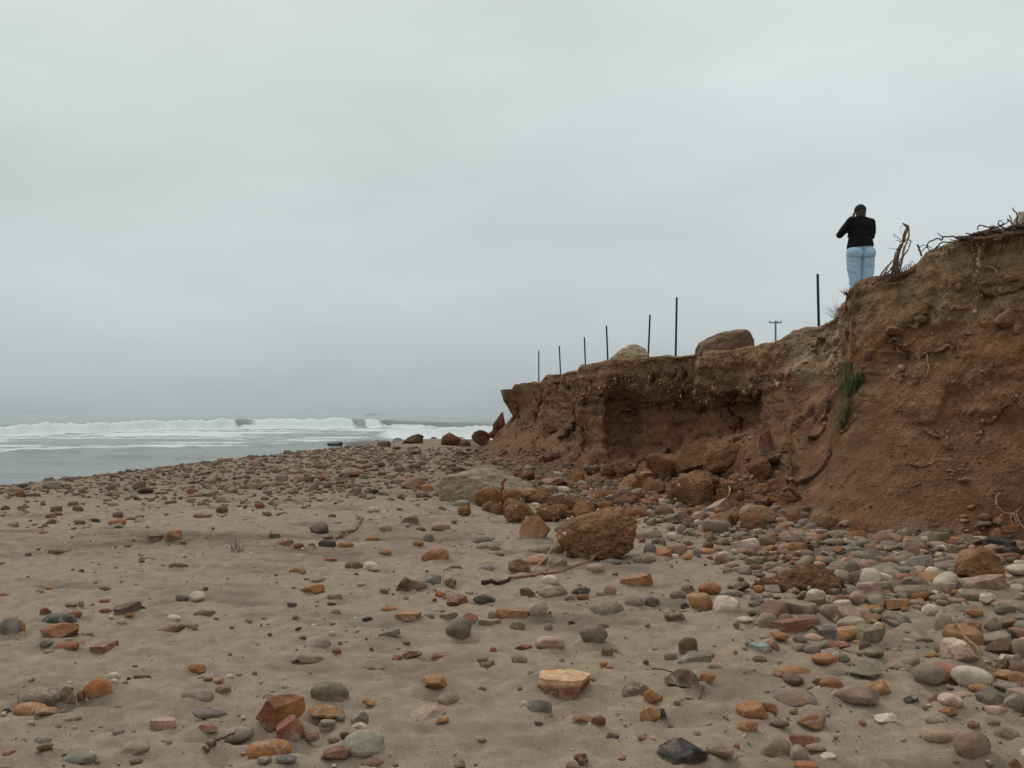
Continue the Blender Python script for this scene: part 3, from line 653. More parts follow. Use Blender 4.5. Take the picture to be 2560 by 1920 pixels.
# ------------------------------------------------------------------ eroding earth cliff with its plateau
# each column: six points up the face (picture column, picture row, depth): toe, top of talus, foot of face, mid face, under the lip, lip
CC = [
 [(1330, 1110, 52), (1335, 1095, 52), (1340, 1080, 52), (1345, 1050, 52), (1345, 1010, 52), (1345, 985, 52)],
 [(1265, 1116, 43), (1285, 1085, 43), (1305, 1055, 43), (1310, 1040, 43), (1298, 1010, 43), (1285, 980, 43)],
 [(1195, 1122, 37.2), (1228, 1104, 37.4), (1272, 1052, 37.6), (1281, 1040, 37.9), (1262, 1008, 38), (1248, 974, 38.2)],
 [(1212, 1136, 34.0), (1262, 1100, 35.4), (1290, 1052, 36.4), (1302, 1020, 36.7), (1288, 988, 36.6), (1279, 973, 36.6)],
 [(1235, 1143, 32.5), (1275, 1102, 34.2), (1300, 1052, 35.6), (1310, 1018, 35.9), (1296, 985, 35.7), (1286, 960, 35.6)],
 [(1300, 1163, 28.0), (1325, 1125, 30.6), (1345, 1078, 32.4), (1352, 1030, 33.0), (1354, 988, 33.1), (1354, 955, 33.1)],
 [(1330, 1170, 27.0), (1345, 1128, 29.3), (1360, 1080, 31.0), (1366, 1030, 31.6), (1366, 985, 31.7), (1364, 938, 31.7)],
 [(1420, 1186, 24.8), (1428, 1152, 26.6), (1436, 1100, 28.2), (1442, 1040, 28.7), (1443, 985, 28.9), (1444, 926, 29.0)],
 [(1452, 1193, 23.8), (1456, 1160, 24.9), (1454, 1105, 25.9), (1452, 1040, 26.1), (1450, 975, 26.1), (1450, 909, 26.2)],
 [(1502, 1218, 21.4), (1505, 1172, 23.9), (1506, 1110, 24.7), (1508, 1040, 24.8), (1506, 962, 24.8), (1508, 903, 24.9)],
 [(1526, 1226, 20.8), (1532, 1180, 23.6), (1530, 1125, 24.9), (1522, 1020, 25.05), (1552, 935, 24.85), (1536, 900, 24.7)],
 [(1580, 1236, 19.8), (1584, 1168, 23.4), (1580, 1128, 24.9), (1582, 1020, 25.1), (1588, 952, 24.45), (1590, 896, 24.2)],
 [(1640, 1246, 18.8), (1645, 1146, 22.4), (1650, 1124, 24.1), (1650, 1022, 24.3), (1650, 958, 23.6), (1650, 891, 23.3)],
 [(1730, 1262, 17.4), (1730, 1126, 20.9), (1732, 1106, 22.8), (1732, 1024, 23.05), (1730, 972, 22.3), (1728, 885, 22.0)],
 [(1800, 1276, 16.5), (1800, 1108, 19.6), (1802, 1088, 21.7), (1802, 1022, 22.0), (1800, 985, 21.2), (1800, 880, 20.9)],
 [(1872, 1290, 15.4), (1878, 1090, 18.0), (1890, 1070, 20.3), (1896, 1012, 20.6), (1892, 972, 19.8), (1888, 864, 19.5)],
 [(1895, 1296, 15.0), (1900, 1100, 17.2), (1912, 1062, 19.4), (1918, 1000, 19.8), (1912, 960, 19.3), (1908, 860, 19.2)],
 [(1915, 1290, 15.0), (1925, 1120, 16.8), (1930, 1050, 18.1), (1932, 1000, 18.5), (1932, 945, 18.6), (1935, 856, 18.6)],
 [(2000, 1318, 13.4), (2000, 1205, 14.9), (2000, 1090, 16.2), (2000, 990, 17.0), (1995, 920, 17.5), (1985, 824, 18.1)],
 [(2060, 1326, 12.8), (2062, 1215, 14.0), (2065, 1100, 15.2), (2065, 985, 16.2), (2060, 890, 17.0), (2052, 808, 17.8)],
 [(2105, 1330, 12.4), (2108, 1220, 13.5), (2112, 1100, 14.5), (2116, 975, 15.4), (2110, 865, 15.9), (2100, 780, 16.4)],
 [(2150, 1332, 12.2), (2150, 1220, 13.2), (2148, 1100, 14.0), (2142, 960, 14.8), (2132, 830, 15.1), (2118, 719, 15.3)],
 [(2175, 1332, 12.2), (2175, 1220, 13.0), (2172, 1100, 13.8), (2168, 960, 14.5), (2160, 820, 14.9), (2148, 697, 15.2)],
 [(2260, 1334, 12.1), (2260, 1220, 12.8), (2260, 1100, 13.4), (2255, 960, 14.0), (2252, 810, 14.3), (2250, 676, 14.9)],
 [(2300, 1334, 12.0), (2300, 1220, 12.7), (2300, 1100, 13.2), (2298, 960, 13.7), (2296, 800, 14.0), (2292, 657, 14.6)],
 [(2340, 1335, 12.0), (2340, 1220, 12.5), (2340, 1100, 13.0), (2338, 950, 13.5), (2335, 780, 13.7), (2330, 622, 14.1)],
 [(2410, 1337, 11.9), (2410, 1220, 12.3), (2408, 1100, 12.8), (2405, 940, 13.2), (2402, 770, 13.3), (2400, 604, 13.7)],
 [(2480, 1338, 11.8), (2480, 1218, 12.1), (2480, 1095, 12.5), (2480, 930, 12.8), (2480, 760, 12.9), (2480, 585, 13.3)],
 [(2560, 1340, 11.6), (2560, 1215, 11.9), (2560, 1090, 12.2), (2560, 920, 12.5), (2560, 750, 12.6), (2560, 580, 12.9)],
 [(2900, 1385, 10.2), (2900, 1230, 10.6), (2900, 1090, 10.9), (2900, 900, 11.1), (2900, 720, 11.2), (2900, 530, 11.5)],
 [(3600, 1480, 8.0), (3600, 1280, 8.3), (3600, 1090, 8.5), (3600, 850, 8.7), (3600, 640, 8.8), (3600, 400, 9.0)],
 [(5600, 1900, 4.2), (5600, 1500, 4.3), (5600, 1100, 4.4), (5600, 700, 4.5), (5600, 300, 4.5), (5600, -100, 4.6)],
]
def build_cliff():
    cols = []
    for c in CC:
        pts = [P(*q) for q in c]
        toe, lip = pts[0], pts[-1]
        g = float(ground_base(toe[0], toe[1]))
        toe[2] = min(toe[2], g + 0.08)
        d = lip.copy(); d[2] = 0; d /= np.linalg.norm(d)
        bur = toe - d * 0.5; bur[2] = g - 0.45
        mid = toe * 0.5 + pts[1] * 0.5; mid[2] -= 0.10 * (pts[1][2] - toe[2])
        di = np.array([0.90, 0.436, 0.0])
        back = lip + di * 2.4; back[2] = lip[2] - 0.04
        far = lip + di * 60.0; far[2] = 2.6
        cols.append([bur, toe, mid] + pts[1:] + [back, far])
    cols = np.array(cols)                                   # (K, 10, 3)
    rows_n = [10, 26, 30, 58, 62, 62, 66, 22, 10]
    span = [max(9, int(0.42 * abs(CC[k + 1][5][0] - CC[k][5][0]) + 6.0 * abs(CC[k + 1][5][2] - CC[k][5][2]))) for k in range(len(CC) - 1)]
    span = [min(s, 110) for s in span]
    span[0] = 14; span[1] = 34; span[-1] = 30; span[-2] = 50; span[-3] = 70
    tk = np.concatenate([np.linspace(k, k + 1, s, endpoint=False) for k, s in enumerate(span)] + [[len(CC) - 1.0]])
    tl = np.concatenate([np.linspace(l, l + 1, s, endpoint=False) for l, s in enumerate(rows_n)] + [[len(rows_n) * 1.0]])
    k0 = np.minimum(tk.astype(int), len(CC) - 2); fk = (tk - k0)
    fk = 0.55 * fk + 0.45 * (fk * fk * (3 - 2 * fk))
    l0 = np.minimum(tl.astype(int), len(rows_n) - 1); fl = tl - l0
    def net(TK, TL):
        k = np.clip(TK.astype(int), 0, len(CC) - 2); a = np.clip(TK - k, 0, 1)
        a = (0.55 * a + 0.45 * (a * a * (3 - 2 * a)))[:, None]
        l = np.clip(TL.astype(int), 0, len(rows_n) - 1); b = np.clip(TL - l, 0, 1)[:, None]
        return (cols[k, l] * (1 - a) + cols[k + 1, l] * a) * (1 - b) + (cols[k, l + 1] * (1 - a) + cols[k + 1, l + 1] * a) * b
    TL, TK = [x.ravel() for x in np.meshgrid(tl, tk, indexing='ij')]
    S0 = net(TK, TL)
    wob = sstep(1.2, 3.0, TL) * sstep(6.95, 6.0, TL)                                # ragged edges: bend the net along and up the face
    TK2 = TK + wob * (0.48 * perlin(S0 * 0.75 + 300) + 0.30 * perlin(S0 * 2.3 + 310))
    TL2 = TL + wob * (0.62 * perlin(S0 * 0.8 + 320) + 0.42 * perlin(S0 * 2.6 + 330))
    S = net(TK2, np.minimum(TL2, 7.0 + np.maximum(TL - 7, 0))).reshape(len(tl), len(tk), 3)   # rows, cols
    nr, nc = S.shape[:2]
    lipr = sum(rows_n[:7])
    for _ in range(14):                                                             # ease the folds of the control net
        T = S.copy()
        T[1:-1] = 0.25 * S[:-2] + 0.5 * S[1:-1] + 0.25 * S[2:]
        T[lipr - 1:lipr + 2] = 0.15 * T[lipr - 1:lipr + 2] + 0.85 * S[lipr - 1:lipr + 2]
        S = T
    for _ in range(2):
        T = S.copy(); T[:, 1:-1] = 0.25 * S[:, :-2] + 0.5 * S[:, 1:-1] + 0.25 * S[:, 2:]; S = T
    du = np.gradient(S, axis=1); dv = np.gradient(S, axis=0)
    nrm = np.cross(du, dv); nrm /= np.maximum(np.linalg.norm(nrm, axis=2), 1e-9)[..., None]
    p = S.reshape(-1, 3); nn = nrm.reshape(-1, 3)
    lev = np.repeat(tl, nc)
    warp = np.stack([perlin(p * 1.1 + 50), perlin(p * 1.1 + 70), perlin(p * 1.1 + 90)], 1)
    pw = p + 0.12 * warp
    face = sstep(2.0, 3.2, lev) * sstep(7.15, 6.9, lev)
    tal = sstep(0.4, 1.2, lev) * sstep(3.2, 2.2, lev)
    top = sstep(6.9, 7.2, lev)
    pxq = 1280 + FPX * p[:, 0] / np.maximum(p[:, 1], 1)
    d = 0.15 * perlin(pw * 0.8) + 0.085 * perlin(pw * 2.1 + 4)
    f1, cid = worley(pw * np.array([1.7, 1.7, 1.25]) + 3, True)                     # big broken faces
    d += face * 0.13 * ((cid % 17) / 17.0 - 0.5) * sstep(0.75, 0.45, f1)
    crk = np.abs(perlin(pw * np.array([1.5, 1.5, 0.4]) + 21))
    d -= face * 0.07 * sstep(1980, 1900, pxq) * sstep(0.07, 0.0, crk) * sstep(-0.1, 0.3, perlin(p * 0.7 + 33))
    w1 = worley(pw * 5.2 + 7); d += (0.055 * face + 0.07 * tal) * (0.5 - w1)
    w2 = worley(pw * 13.0 + 9); d += (0.034 * face + 0.040 * tal) * (0.5 - w2)
    d += 0.045 * perlin(pw * 4.7 + 2) + 0.024 * perlin(pw * 11.0 + 6) * (1 - 0.5 * top)
    d += 0.014 * perlin(p * 24.0 + 8) * (1 - 0.7 * top)
    d += face * 0.055 * perlin(np.stack([p[:, 0] * 0.25, p[:, 1] * 0.25, p[:, 2] * 5.5 + 0.5 * warp[:, 0]], 1))   # thin beds
    amp = np.where(lev > 7.3, 0.15, np.where(lev > 6.9, 0.45, 1.0))
    amp = np.where(lev < 1.0, 0.6, amp)
    amp = amp * np.where(pxq < 1330, 0.45, 1.0) * (1 - 0.70 * sstep(1960, 2060, pxq) * sstep(5.2, 4.0, lev))
    q = p + nn * (d * amp)[:, None]
    q[:, 2] += (0.03 * perlin(p * 1.6 + 14) + 0.018 * perlin(p * 5.0 + 15)) * sstep(6.6, 7.0, lev) * sstep(8.0, 7.2, lev)
    # soil colours: warm brown loam, paler dry crust near the top, ochre stony bed on the right, darker redder tone in the recess and lower right, greyish sand at the toe
    loam, pale, dark, och, toe_c = srgb(130, 99, 76), srgb(154, 126, 98), srgb(108, 80, 63), srgb(150, 110, 76), srgb(120, 100, 86)
    n1 = perlin(p * 0.9 + 100)[:, None]; n2 = perlin(p * 2.6 + 120)[:, None]
    c = loam * (1 - sstep(-0.1, 0.5, n1)) + dark * sstep(-0.1, 0.5, n1)
    pl = (sstep(5.6, 6.7, lev) * 0.75)[:, None] * (0.75 + 0.5 * n2)
    c = c * (1 - np.clip(pl, 0, 1)) + pale * np.clip(pl, 0, 1)
    pxp = 1280 + FPX * p[:, 0] / np.maximum(p[:, 1], 1)
    pyp = HOR - FPX * (p[:, 2] - EYE) / np.maximum(p[:, 1], 1)
    bed = np.exp(-((p[:, 2] - (2.55 + 0.10 * (pxp - 2100) / 460.0)) / 0.28) ** 2) * sstep(1960, 2080, pxp)
    bed = np.clip(bed * (0.5 + 1.3 * perlin(p * 1.7 + 140)), 0, 1)[:, None] * 0.85
    c = c * (1 - bed) + och * bed
    ol = (sstep(2.9, 3.3, p[:, 2]) * sstep(2080, 2200, pxp) * 0.7)[:, None]
    c = c * (1 - ol) + srgb(128, 106, 80) * ol
    mo = (sstep(1945, 1990, pxp) * sstep(2120, 2095, pxp) * sstep(5.3, 5.9, lev) * 0.8)[:, None]
    c = c * (1 - mo) + srgb(152, 131, 108) * mo
    rs = (sstep(1950, 2030, pxp) * sstep(5.4, 4.4, lev) * 0.75)[:, None]
    c = c * (1 - rs) + srgb(118, 87, 66) * (1 + 0.30 * n2) * rs
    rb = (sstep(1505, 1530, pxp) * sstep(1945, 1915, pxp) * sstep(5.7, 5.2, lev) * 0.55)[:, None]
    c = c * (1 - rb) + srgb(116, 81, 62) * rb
    tg = (sstep(1.9, 1.1, lev + 0.6 * n2[:, 0]) * 0.8)[:, None]
    c = c * (1 - tg) + toe_c * tg
    tt = (tal * sstep(-0.1, 0.5, perlin(p * 1.3 + 160)) * 0.6)[:, None]
    c = c * (1 - tt) + srgb(120, 86, 64) * tt
    st_ = perlin(np.stack([p[:, 0] * 0.18, p[:, 1] * 0.18, p[:, 2] * 4.2 + 0.35 * warp[:, 1]], 1))[:, None]
    c = c * (1 + 0.26 * st_ * face[:, None] * np.array([0.9, 1.0, 1.1]))
    c2 = c * np.array([1.10, 1.03, 0.94])
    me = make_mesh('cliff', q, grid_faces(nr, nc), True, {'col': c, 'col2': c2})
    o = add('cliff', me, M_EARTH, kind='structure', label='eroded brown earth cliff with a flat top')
    return o, q, lev, (nr, nc)
CLIFF, CQ, CLEV, CSH = build_cliff()
_CY = np.maximum(CQ[:, 1], 0.5)
CPX = 1280 + FPX * CQ[:, 0] / _CY
CPY = HOR - FPX * (CQ[:, 2] - EYE) / _CY
_G = CQ.reshape(CSH[0], CSH[1], 3)
_n = np.cross(np.gradient(_G, axis=1), np.gradient(_G, axis=0)); _n /= np.maximum(np.linalg.norm(_n, axis=2), 1e-9)[..., None]
CN = _n.reshape(-1, 3)

def cliff_at(px, py, tol=7.0):
    """nearest point of the cliff face seen at a place in the picture"""
    d = np.hypot(CPX - px, CPY - py)
    m = np.where((d < tol) & (CLEV < 7.4))[0]
    if len(m) == 0: m = np.argsort(d)[:6]
    i = m[np.argmin(CQ[m, 1])]
    return CQ[i].copy(), CN[i].copy()

def plateau_z(X, Y):
    d = np.hypot(CQ[:, 0] - X, CQ[:, 1] - Y) + np.where(CLEV < 6.95, 50, 0)
    i = np.argsort(d)[:4]
    w = 1 / (d[i] + 0.05)
    return float((CQ[i, 2] * w).sum() / w.sum())

# ------------------------------------------------------------------ stone shapes
_ico = {}
def ico(sub):
    if sub not in _ico:
        import bmesh
        bm = bmesh.new(); bmesh.ops.create_icosphere(bm, subdivisions=sub, radius=1.0)
        bm.verts.ensure_lookup_table()
        v = np.array([x.co[:] for x in bm.verts]); f = np.array([[x.index for x in y.verts] for y in bm.faces])
        bm.free(); _ico[sub] = (v, f)
    return _ico[sub]

def rock_verts(sub, kind, seed, rough=1.0):
    """unit rock in [-1,1]^3: rounded cobble, faceted chunk or flat slab"""
    r = np.random.default_rng(seed)
    v, f = ico(sub)
    v = v.copy()
    off = r.uniform(0, 200, 3)
    if kind in ('R', 'B', 'Q'):
        e = r.uniform(0.80, 1.0) if kind != 'Q' else 0.74
        v = np.sign(v) * np.abs(v) ** e
        v *= (1 + 0.16 * perlin(v * 0.9 + off) + 0.045 * rough * perlin(v * 2.6 + off))[:, None]
        v[:, 0] *= 1 + 0.18 * r.uniform(-1, 1) * v[:, 1]
        for _ in range(r.integers(1, 4) if kind != 'Q' else 6):
            n = r.normal(size=3); n /= np.linalg.norm(n); d = r.uniform(0.68, 0.9)
            t = np.maximum(v @ n - d, 0); v -= (t * 0.8)[:, None] * n
    else:
        v = v * 1.25
        ns = []
        if kind == 'F':
            ns += [(np.array([0, 0, 1.0]) + 0.08 * r.normal(size=3), 0.62), (np.array([0, 0, -1.0]), 0.7)]
        for _ in range(11 if kind == 'A' else 8):
            n = r.normal(size=3)
            if kind == 'F': n[2] *= 0.10
            ns.append((n, r.uniform(0.62, 0.98)))
        for n, d in ns:
            n = n / np.linalg.norm(n)
            t = np.maximum(v @ n - d, 0); v -= t[:, None] * n
        v *= (1 + 0.05 * rough * perlin(v * 2.2 + off) + 0.035 * rough * perlin(v * 5.5 + off))[:, None]
        if sub >= 4:
            v *= (1 + 0.05 * rough * (0.45 - worley(v * 3.0 + off)))[:, None]
    lo, hi = v.min(0), v.max(0)
    return (v - (lo + hi) / 2) / ((hi - lo) / 2), f

_pool = {}
def pool_rock(sub, kind, r, n=24):
    k = (sub, kind, int(r.integers(n)))
    if k not in _pool: _pool[k] = rock_verts(sub, kind, 9000 + hash((sub, ord(kind), k[2])) % 100000)
    return _pool[k]

def rotm(yaw, roll, pitch=0.0):
    return np.array(Matrix.Rotation(yaw, 3, 'Z') @ Matrix.Rotation(-roll, 3, 'Y') @ Matrix.Rotation(pitch, 3, 'X'))

def stone_geo(s, sub, seed):
    v, f = rock_verts(sub, s['s'], seed)
    r = random.Random(seed)
    W, D, H = s['W'], s['D'], s['H'] * 1.12
    sk = r.uniform(0.14, 0.40) if s['s'] == 'R' else r.uniform(0.22, 0.42)
    H = s['H'] / (0.5 + sk); zc = sk * H
    if s['s'] == 'B':
        H = s['H'] * 1.5; zc = 0.06 * H
    v = v * np.array([W / 2, D / 2, H / 2])
    el = min(1.0, W / max(D, 1e-3) - 1.0)
    v = v @ rotm(math.radians(r.uniform(-16, 16)), math.radians(s['roll'] + r.uniform(-4, 4)), math.radians(r.uniform(-6, 6))).T
    v[:, 2] += zc
    return v, f

def tint(c, r, k=0.10):
    a = srgb(*CRGB[c]) * (1 + r.uniform(-k, k)) * (1 + r.uniform(-0.06, 0.06, 3))
    if c in 'gbywk': a = a * np.array([1.09, 1.0, 0.95])
    q = r.random()
    if q < 0.35: b = a * r.uniform(0.62, 0.85)
    elif q < 0.7: b = a * r.uniform(1.12, 1.35)
    else: b = 0.55 * a + 0.45 * srgb(*CRGB[r.choice(list('otpc'))])
    return a, b

def seat(px, py):
    """point under a place in the picture: the sand, or the cliff's talus where that stands in front of it"""
    X, Y, g = on_ground(px, py)
    if px > 1170 and py < 1346:
        d = np.hypot(CPX - px, CPY - py)
        m = np.where((d < 6.0) & (CLEV < 7.2))[0]
        if len(m):
            i = m[np.argmin(CQ[m, 1])]
            if CQ[i, 1] < Y - 0.05:
                return CQ[i, 0], CQ[i, 1], CQ[i, 2]
    return X, Y, g
for s in STONES:
    if s['px'] > 1170 and s['py'] < 1346:
        X, Y, g = seat(s['px'], s['py'] + 0.36 * s['h'])
        if Y < s['Y'] - 0.36 * s['D'] - 0.05:
            k = Y / (s['Y'] - 0.36 * s['D'])
            s['W'] *= k; s['D'] *= k; s['H'] = max(s['H'] * k, 0.8 * s['h'] * Y / FPX)
            s['X'], s['Y'], s['g'] = X, Y + 0.2 * s['D'], g - 0.02

STONES.sort(key=lambda s: -s['area'])
IND = STONES[:300]; REST = STONES[300:]
for k_ in NOTE:
    for s in REST[:]:
        if s['key'] == k_: REST.remove(s); IND.append(s)
marks = [(s['px'], s['py'], NOTE[s['key']][1], s) for s in IND if s['key'] in NOTE]
EXTRA_MARKS = [(1500, 1345, 'the biggest earth clod'), (2015, 1450, 'the low heap of earth'), (1215, 1215, 'the big grey-green boulder'), (2480, 1400, 'the hollowed brown boulder'), (1970, 1300, 'the tan sandstone boulder')]
marks += [(a, b, c, None) for a, b, c in EXTRA_MARKS]
def sector(dx, dy):
    if abs(dx) > 1.2 * abs(dy): return 'to the left of' if dx < 0 else 'to the right of'
    return 'beyond' if dy < 0 else 'in front of'
RANK = ['nearest', 'second nearest', 'third nearest', 'fourth nearest', 'fifth nearest', 'sixth nearest']
taken = set()
def rank_labels(items, marks, word):
    """label each item as the n-th nearest of its look on one side of a thing one can find"""
    bins = {}
    for s in items:
        for mi, m in enumerate(marks):
            dx, dy = s['px'] - m[0], s['py'] - m[1]
            bins.setdefault((word(s), mi, sector(dx, dy)), []).append((math.hypot(dx, dy), id(s)))
    for b in bins.values(): b.sort()
    for s in items:
        opts = []
        for mi, m in enumerate(marks):
            dx, dy = s['px'] - m[0], s['py'] - m[1]
            sec = sector(dx, dy)
            rk = [i for _, i in bins[(word(s), mi, sec)]].index(id(s))
            if rk < len(RANK): opts.append((rk * 160 + math.hypot(dx, dy), '%s %s %s %s' % (RANK[rk], word(s), sec, m[2])))
        opts.sort()
        s['label'] = next(t for _, t in opts if t not in taken)
        taken.add(s['label'])
rank_labels([s for s in IND if s['key'] not in NOTE], marks, lambda s: CNAME[s['c']] + ' ' + SNAME[s['s']])
for s in IND:
    if s['key'] in NOTE: s['label'] = NOTE[s['key']][0]

SANDC = srgb(140, 122, 105)
for i, s in enumerate(IND):
    r = np.random.default_rng(1000 + i)
    sub = 5 if s['w'] > 95 else (4 if s['w'] > 26 else 3)
    v, f = stone_geo(s, sub, 1000 + i)
    c, c2 = tint(s['c'], r)
    n = len(v)
    ca, cb = np.repeat(c[None], n, 0), np.repeat(c2[None], n, 0)
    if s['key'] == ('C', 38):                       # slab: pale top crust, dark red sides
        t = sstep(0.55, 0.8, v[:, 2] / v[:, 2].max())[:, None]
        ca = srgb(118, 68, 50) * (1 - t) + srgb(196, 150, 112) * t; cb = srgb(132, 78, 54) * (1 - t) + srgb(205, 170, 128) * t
    if s['key'] == ('D', 25): cb = np.repeat(srgb(150, 100, 64)[None], n, 0)
    if s['key'] == ('B', 46): cb = np.repeat(srgb(112, 66, 44)[None], n, 0)
    if s['key'] == ('C', 55): ca = np.repeat(srgb(138, 146, 144)[None], n, 0); cb = ca * 1.1
    if s['key'] == ('B', 55): ca = np.repeat(srgb(140, 135, 118)[None], n, 0); cb = ca * 1.05
    # sand blown against the foot and lying in the hollows
    dn = perlin(v / max(s['W'], 0.05) * 4.0 + i * 3.1) + 0.5 * perlin(v / max(s['W'], 0.05) * 11.0 + i)
    du = np.clip(sstep(0.34, 0.02, v[:, 2] / max(v[:, 2].max(), 1e-3) + 0.16 * dn) * 0.75 + 0.35 * sstep(0.15, 0.6, dn), 0, 0.85)[:, None]
    ca = ca * (1 - du) + SANDC * du; cb = cb * (1 - du) + SANDC * du
    me = make_mesh('stone', v, f, True, {'col': ca, 'col2': cb})
    nm = {'R': 'rounded_stone', 'A': 'jagged_stone', 'F': 'flat_stone', 'B': 'half_buried_stone'}[s['s']]
    add(nm, me, M_STONE, label=s['label'], cat='stone', group='stones lying on the beach', loc=(s['X'], s['Y'], s['g']))

# ------------------------------------------------------------------ boulders, clods of fallen earth and far rocks
def clod_geo(sub, W, D, H, seed, kind='clod', pw=0.85):
    r = np.random.default_rng(seed)
    off = r.uniform(0, 100, 3)
    if kind == 'clod':
        v, f = ico(sub); v = np.sign(v) * np.abs(v) ** pw
        for _ in range(7):
            n = r.normal(size=3); n /= np.linalg.norm(n); t = np.maximum(v @ n - r.uniform(0.62, 0.95), 0); v = v - (t * 0.92)[:, None] * n
        v = v * (1 + 0.16 * perlin(v * 1.0 + off) + 0.08 * perlin(v * 2.6 + off) + 0.05 * perlin(v * 6.0 + off))[:, None]
        v *= (1 + 0.10 * (0.5 - worley(v * 2.6 + off)) + 0.09 * (0.5 - worley(v * 6.0 + off)) + 0.05 * (0.5 - worley(v * 14.0 + off)) + 0.03 * perlin(v * 15 + off))[:, None]
        lo, hi = v.min(0), v.max(0); v = (v - (lo + hi) / 2) / ((hi - lo) / 2)
    else:
        v, f = rock_verts(sub, kind, seed, 1.3)
        v = v * (1 + 0.05 * (0.5 - worley(v * 3.5 + off)) + 0.02 * perlin(v * 12 + off))[:, None]
    return v * np.array([W / 2, D / 2, H / 2]), f

EARTH = srgb(128, 93, 68); EARTH2 = srgb(144, 108, 78)
def big(name, px, pyb, w, h, label, cat, kind='clod', col=EARTH, col2=EARTH2, mat=None, depth=0.8, sub=5, seed=1, roll=0, yaw=0, sink=0.12, at=None, peb=0, pw=0.85, taper=0.0):
    X, Y, g = at if at is not None else seat(px, pyb)
    k = Y / FPX
    W, H = w * k, h * k * (1 + sink); D = W * depth
    v, f = clod_geo(sub, W, D, H, seed, kind, pw)
    tz = (v[:, 2] / H + 0.5)[:, None]
    v[:, :2] *= 1 - taper * tz
    v = v @ rotm(math.radians(yaw), math.radians(roll)).T
    v[:, 2] += H / 2 - sink * H
    n = len(v)
    me = make_mesh(name, v, f, True, {'col': np.repeat(col[None], n, 0), 'col2': np.repeat(col2[None], n, 0)})
    o = add(name, me, mat or M_EARTH, label=label, cat=cat, loc=(X, Y + 0.3 * D, g))
    if peb:                                   # pebbles caught in the earth
        r = np.random.default_rng(seed + 50)
        idx = r.choice(n, peb)
        geo = []
        for i in idx:
            b, bf = pool_rock(2, 'A' if r.random() < 0.5 else 'R', r)
            sz = r.uniform(0.010, 0.032)
            geo.append((b * sz * np.array([1.3, 1, 0.8]) @ rotm(r.uniform(0, 6), r.uniform(0, 6)).T + v[i], bf, tint(r.choice(list('topwcg')), r)))
        join_stuff('pebbles', geo, M_FARST, parent=o)
    return o

def join_stuff(name, geo, mat, parent=None, label=None, cat=None):
    V, F, C, o0 = [], [], [], 0
    for v, f, c in geo:
        V.append(v); F.append(f + o0); o0 += len(v); C.append(np.repeat(c[0][None], len(v), 0))
    me = make_mesh(name, np.concatenate(V), np.concatenate(F), True, {'col': np.concatenate(C)})
    return add(name, me, mat, parent=parent, label=label, cat=cat, kind='stuff')

TANB, TANB2 = srgb(150, 122, 96), srgb(166, 138, 108)
big('earth_clod', 1500, 1402, 214, 126, 'biggest clod of brown pebbly earth fallen on the cobbles', 'clod', seed=3, sub=6, peb=90, depth=0.75, sink=0.16, roll=10, pw=0.8, col=srgb(138, 104, 76), col2=srgb(154, 118, 86))
big('earth_heap', 2015, 1480, 235, 80, 'low heap of loose brown earth among cobbles at right', 'earth heap', seed=5, sub=6, peb=30, depth=0.8, sink=0.55, col=srgb(112, 82, 60), col2=srgb(122, 90, 66))
big('earth_clod', 1745, 1268, 140, 95, 'large earth clod with orange patches leaning on the slumped ledge', 'clod', seed=7, sub=5, peb=25, roll=12, sink=0.2)
big('earth_clod', 1436, 1278, 70, 45, 'pale-topped earth clod behind the square ochre block', 'clod', seed=8, col=srgb(140, 108, 74), roll=10, peb=8)
big('earth_clod', 1372, 1305, 66, 42, 'rough brown clod directly behind the square ochre block', 'clod', seed=9, peb=10)
big('earth_clod', 1287, 1308, 54, 46, 'stubby brown clod left of the square ochre block', 'clod', seed=10, peb=6)
big('earth_clod', 1218, 1272, 70, 48, 'orange-brown crumbling clod under the grey-green boulder', 'clod', seed=11, col=srgb(142, 98, 64), peb=8)
big('earth_clod', 1280, 1262, 66, 40, 'brown clod right of the upright root at the grey-green boulder', 'clod', seed=12, peb=6)
big('earth_clod', 1345, 1258, 74, 36, 'flat-topped brown clod between the grey-green boulder and the cliff', 'clod', seed=13, peb=6)
big('earth_clod', 1160, 1294, 36, 26, 'small round ochre clod below the left end of the grey-green boulder', 'clod', seed=14, col=srgb(146, 104, 66), sub=4)
big('earth_clod', 1242, 1286, 36, 28, 'small brown clod in front of the upright root', 'clod', seed=15, sub=4)
big('earth_clod', 1298, 1432, 58, 34, 'low tan clod on the sand in front of the square ochre block', 'clod', seed=16, col=srgb(134, 104, 76), sub=4)
big('earth_clod', 1568, 1182, 60, 40, 'brown clod at the foot of the shadowed recess', 'clod', seed=17, peb=4)
big('earth_clod', 1520, 1186, 40, 30, 'small clod left of the recess clod, at the cliff foot', 'clod', seed=18, sub=4)
big('slumped_block', 1672, 1190, 110, 66, 'smooth slumped block of earth with a crack at its left', 'earth block', kind='A', seed=19, depth=0.7, sink=0.2, roll=6)
big('slumped_block', 1745, 1172, 120, 66, 'long slumped block of earth with a flat crest', 'earth block', kind='A', seed=20, depth=0.6, sink=0.2, roll=10)
big('slumped_block', 1815, 1160, 120, 62, 'crumbling slumped block of earth below the tall reddish rock', 'earth block', kind='clod', seed=22, depth=0.7, sink=0.3, roll=14, peb=12)
big('earth_clod', 1902, 1192, 62, 54, 'rounded clod with a dark hollow under its right side', 'clod', seed=23, roll=10)
big('sandstone_boulder', 1895, 1322, 98, 56, 'tan sandstone boulder with a rugged face at the foot of the slope', 'boulder', kind='R', col=TANB, col2=TANB2, seed=24, sub=5)
big('sandstone_boulder', 2058, 1325, 72, 56, 'rounded tan boulder beside the dry grass at the cliff foot', 'boulder', kind='R', col=srgb(140, 112, 82), col2=srgb(150, 118, 84), seed=25)
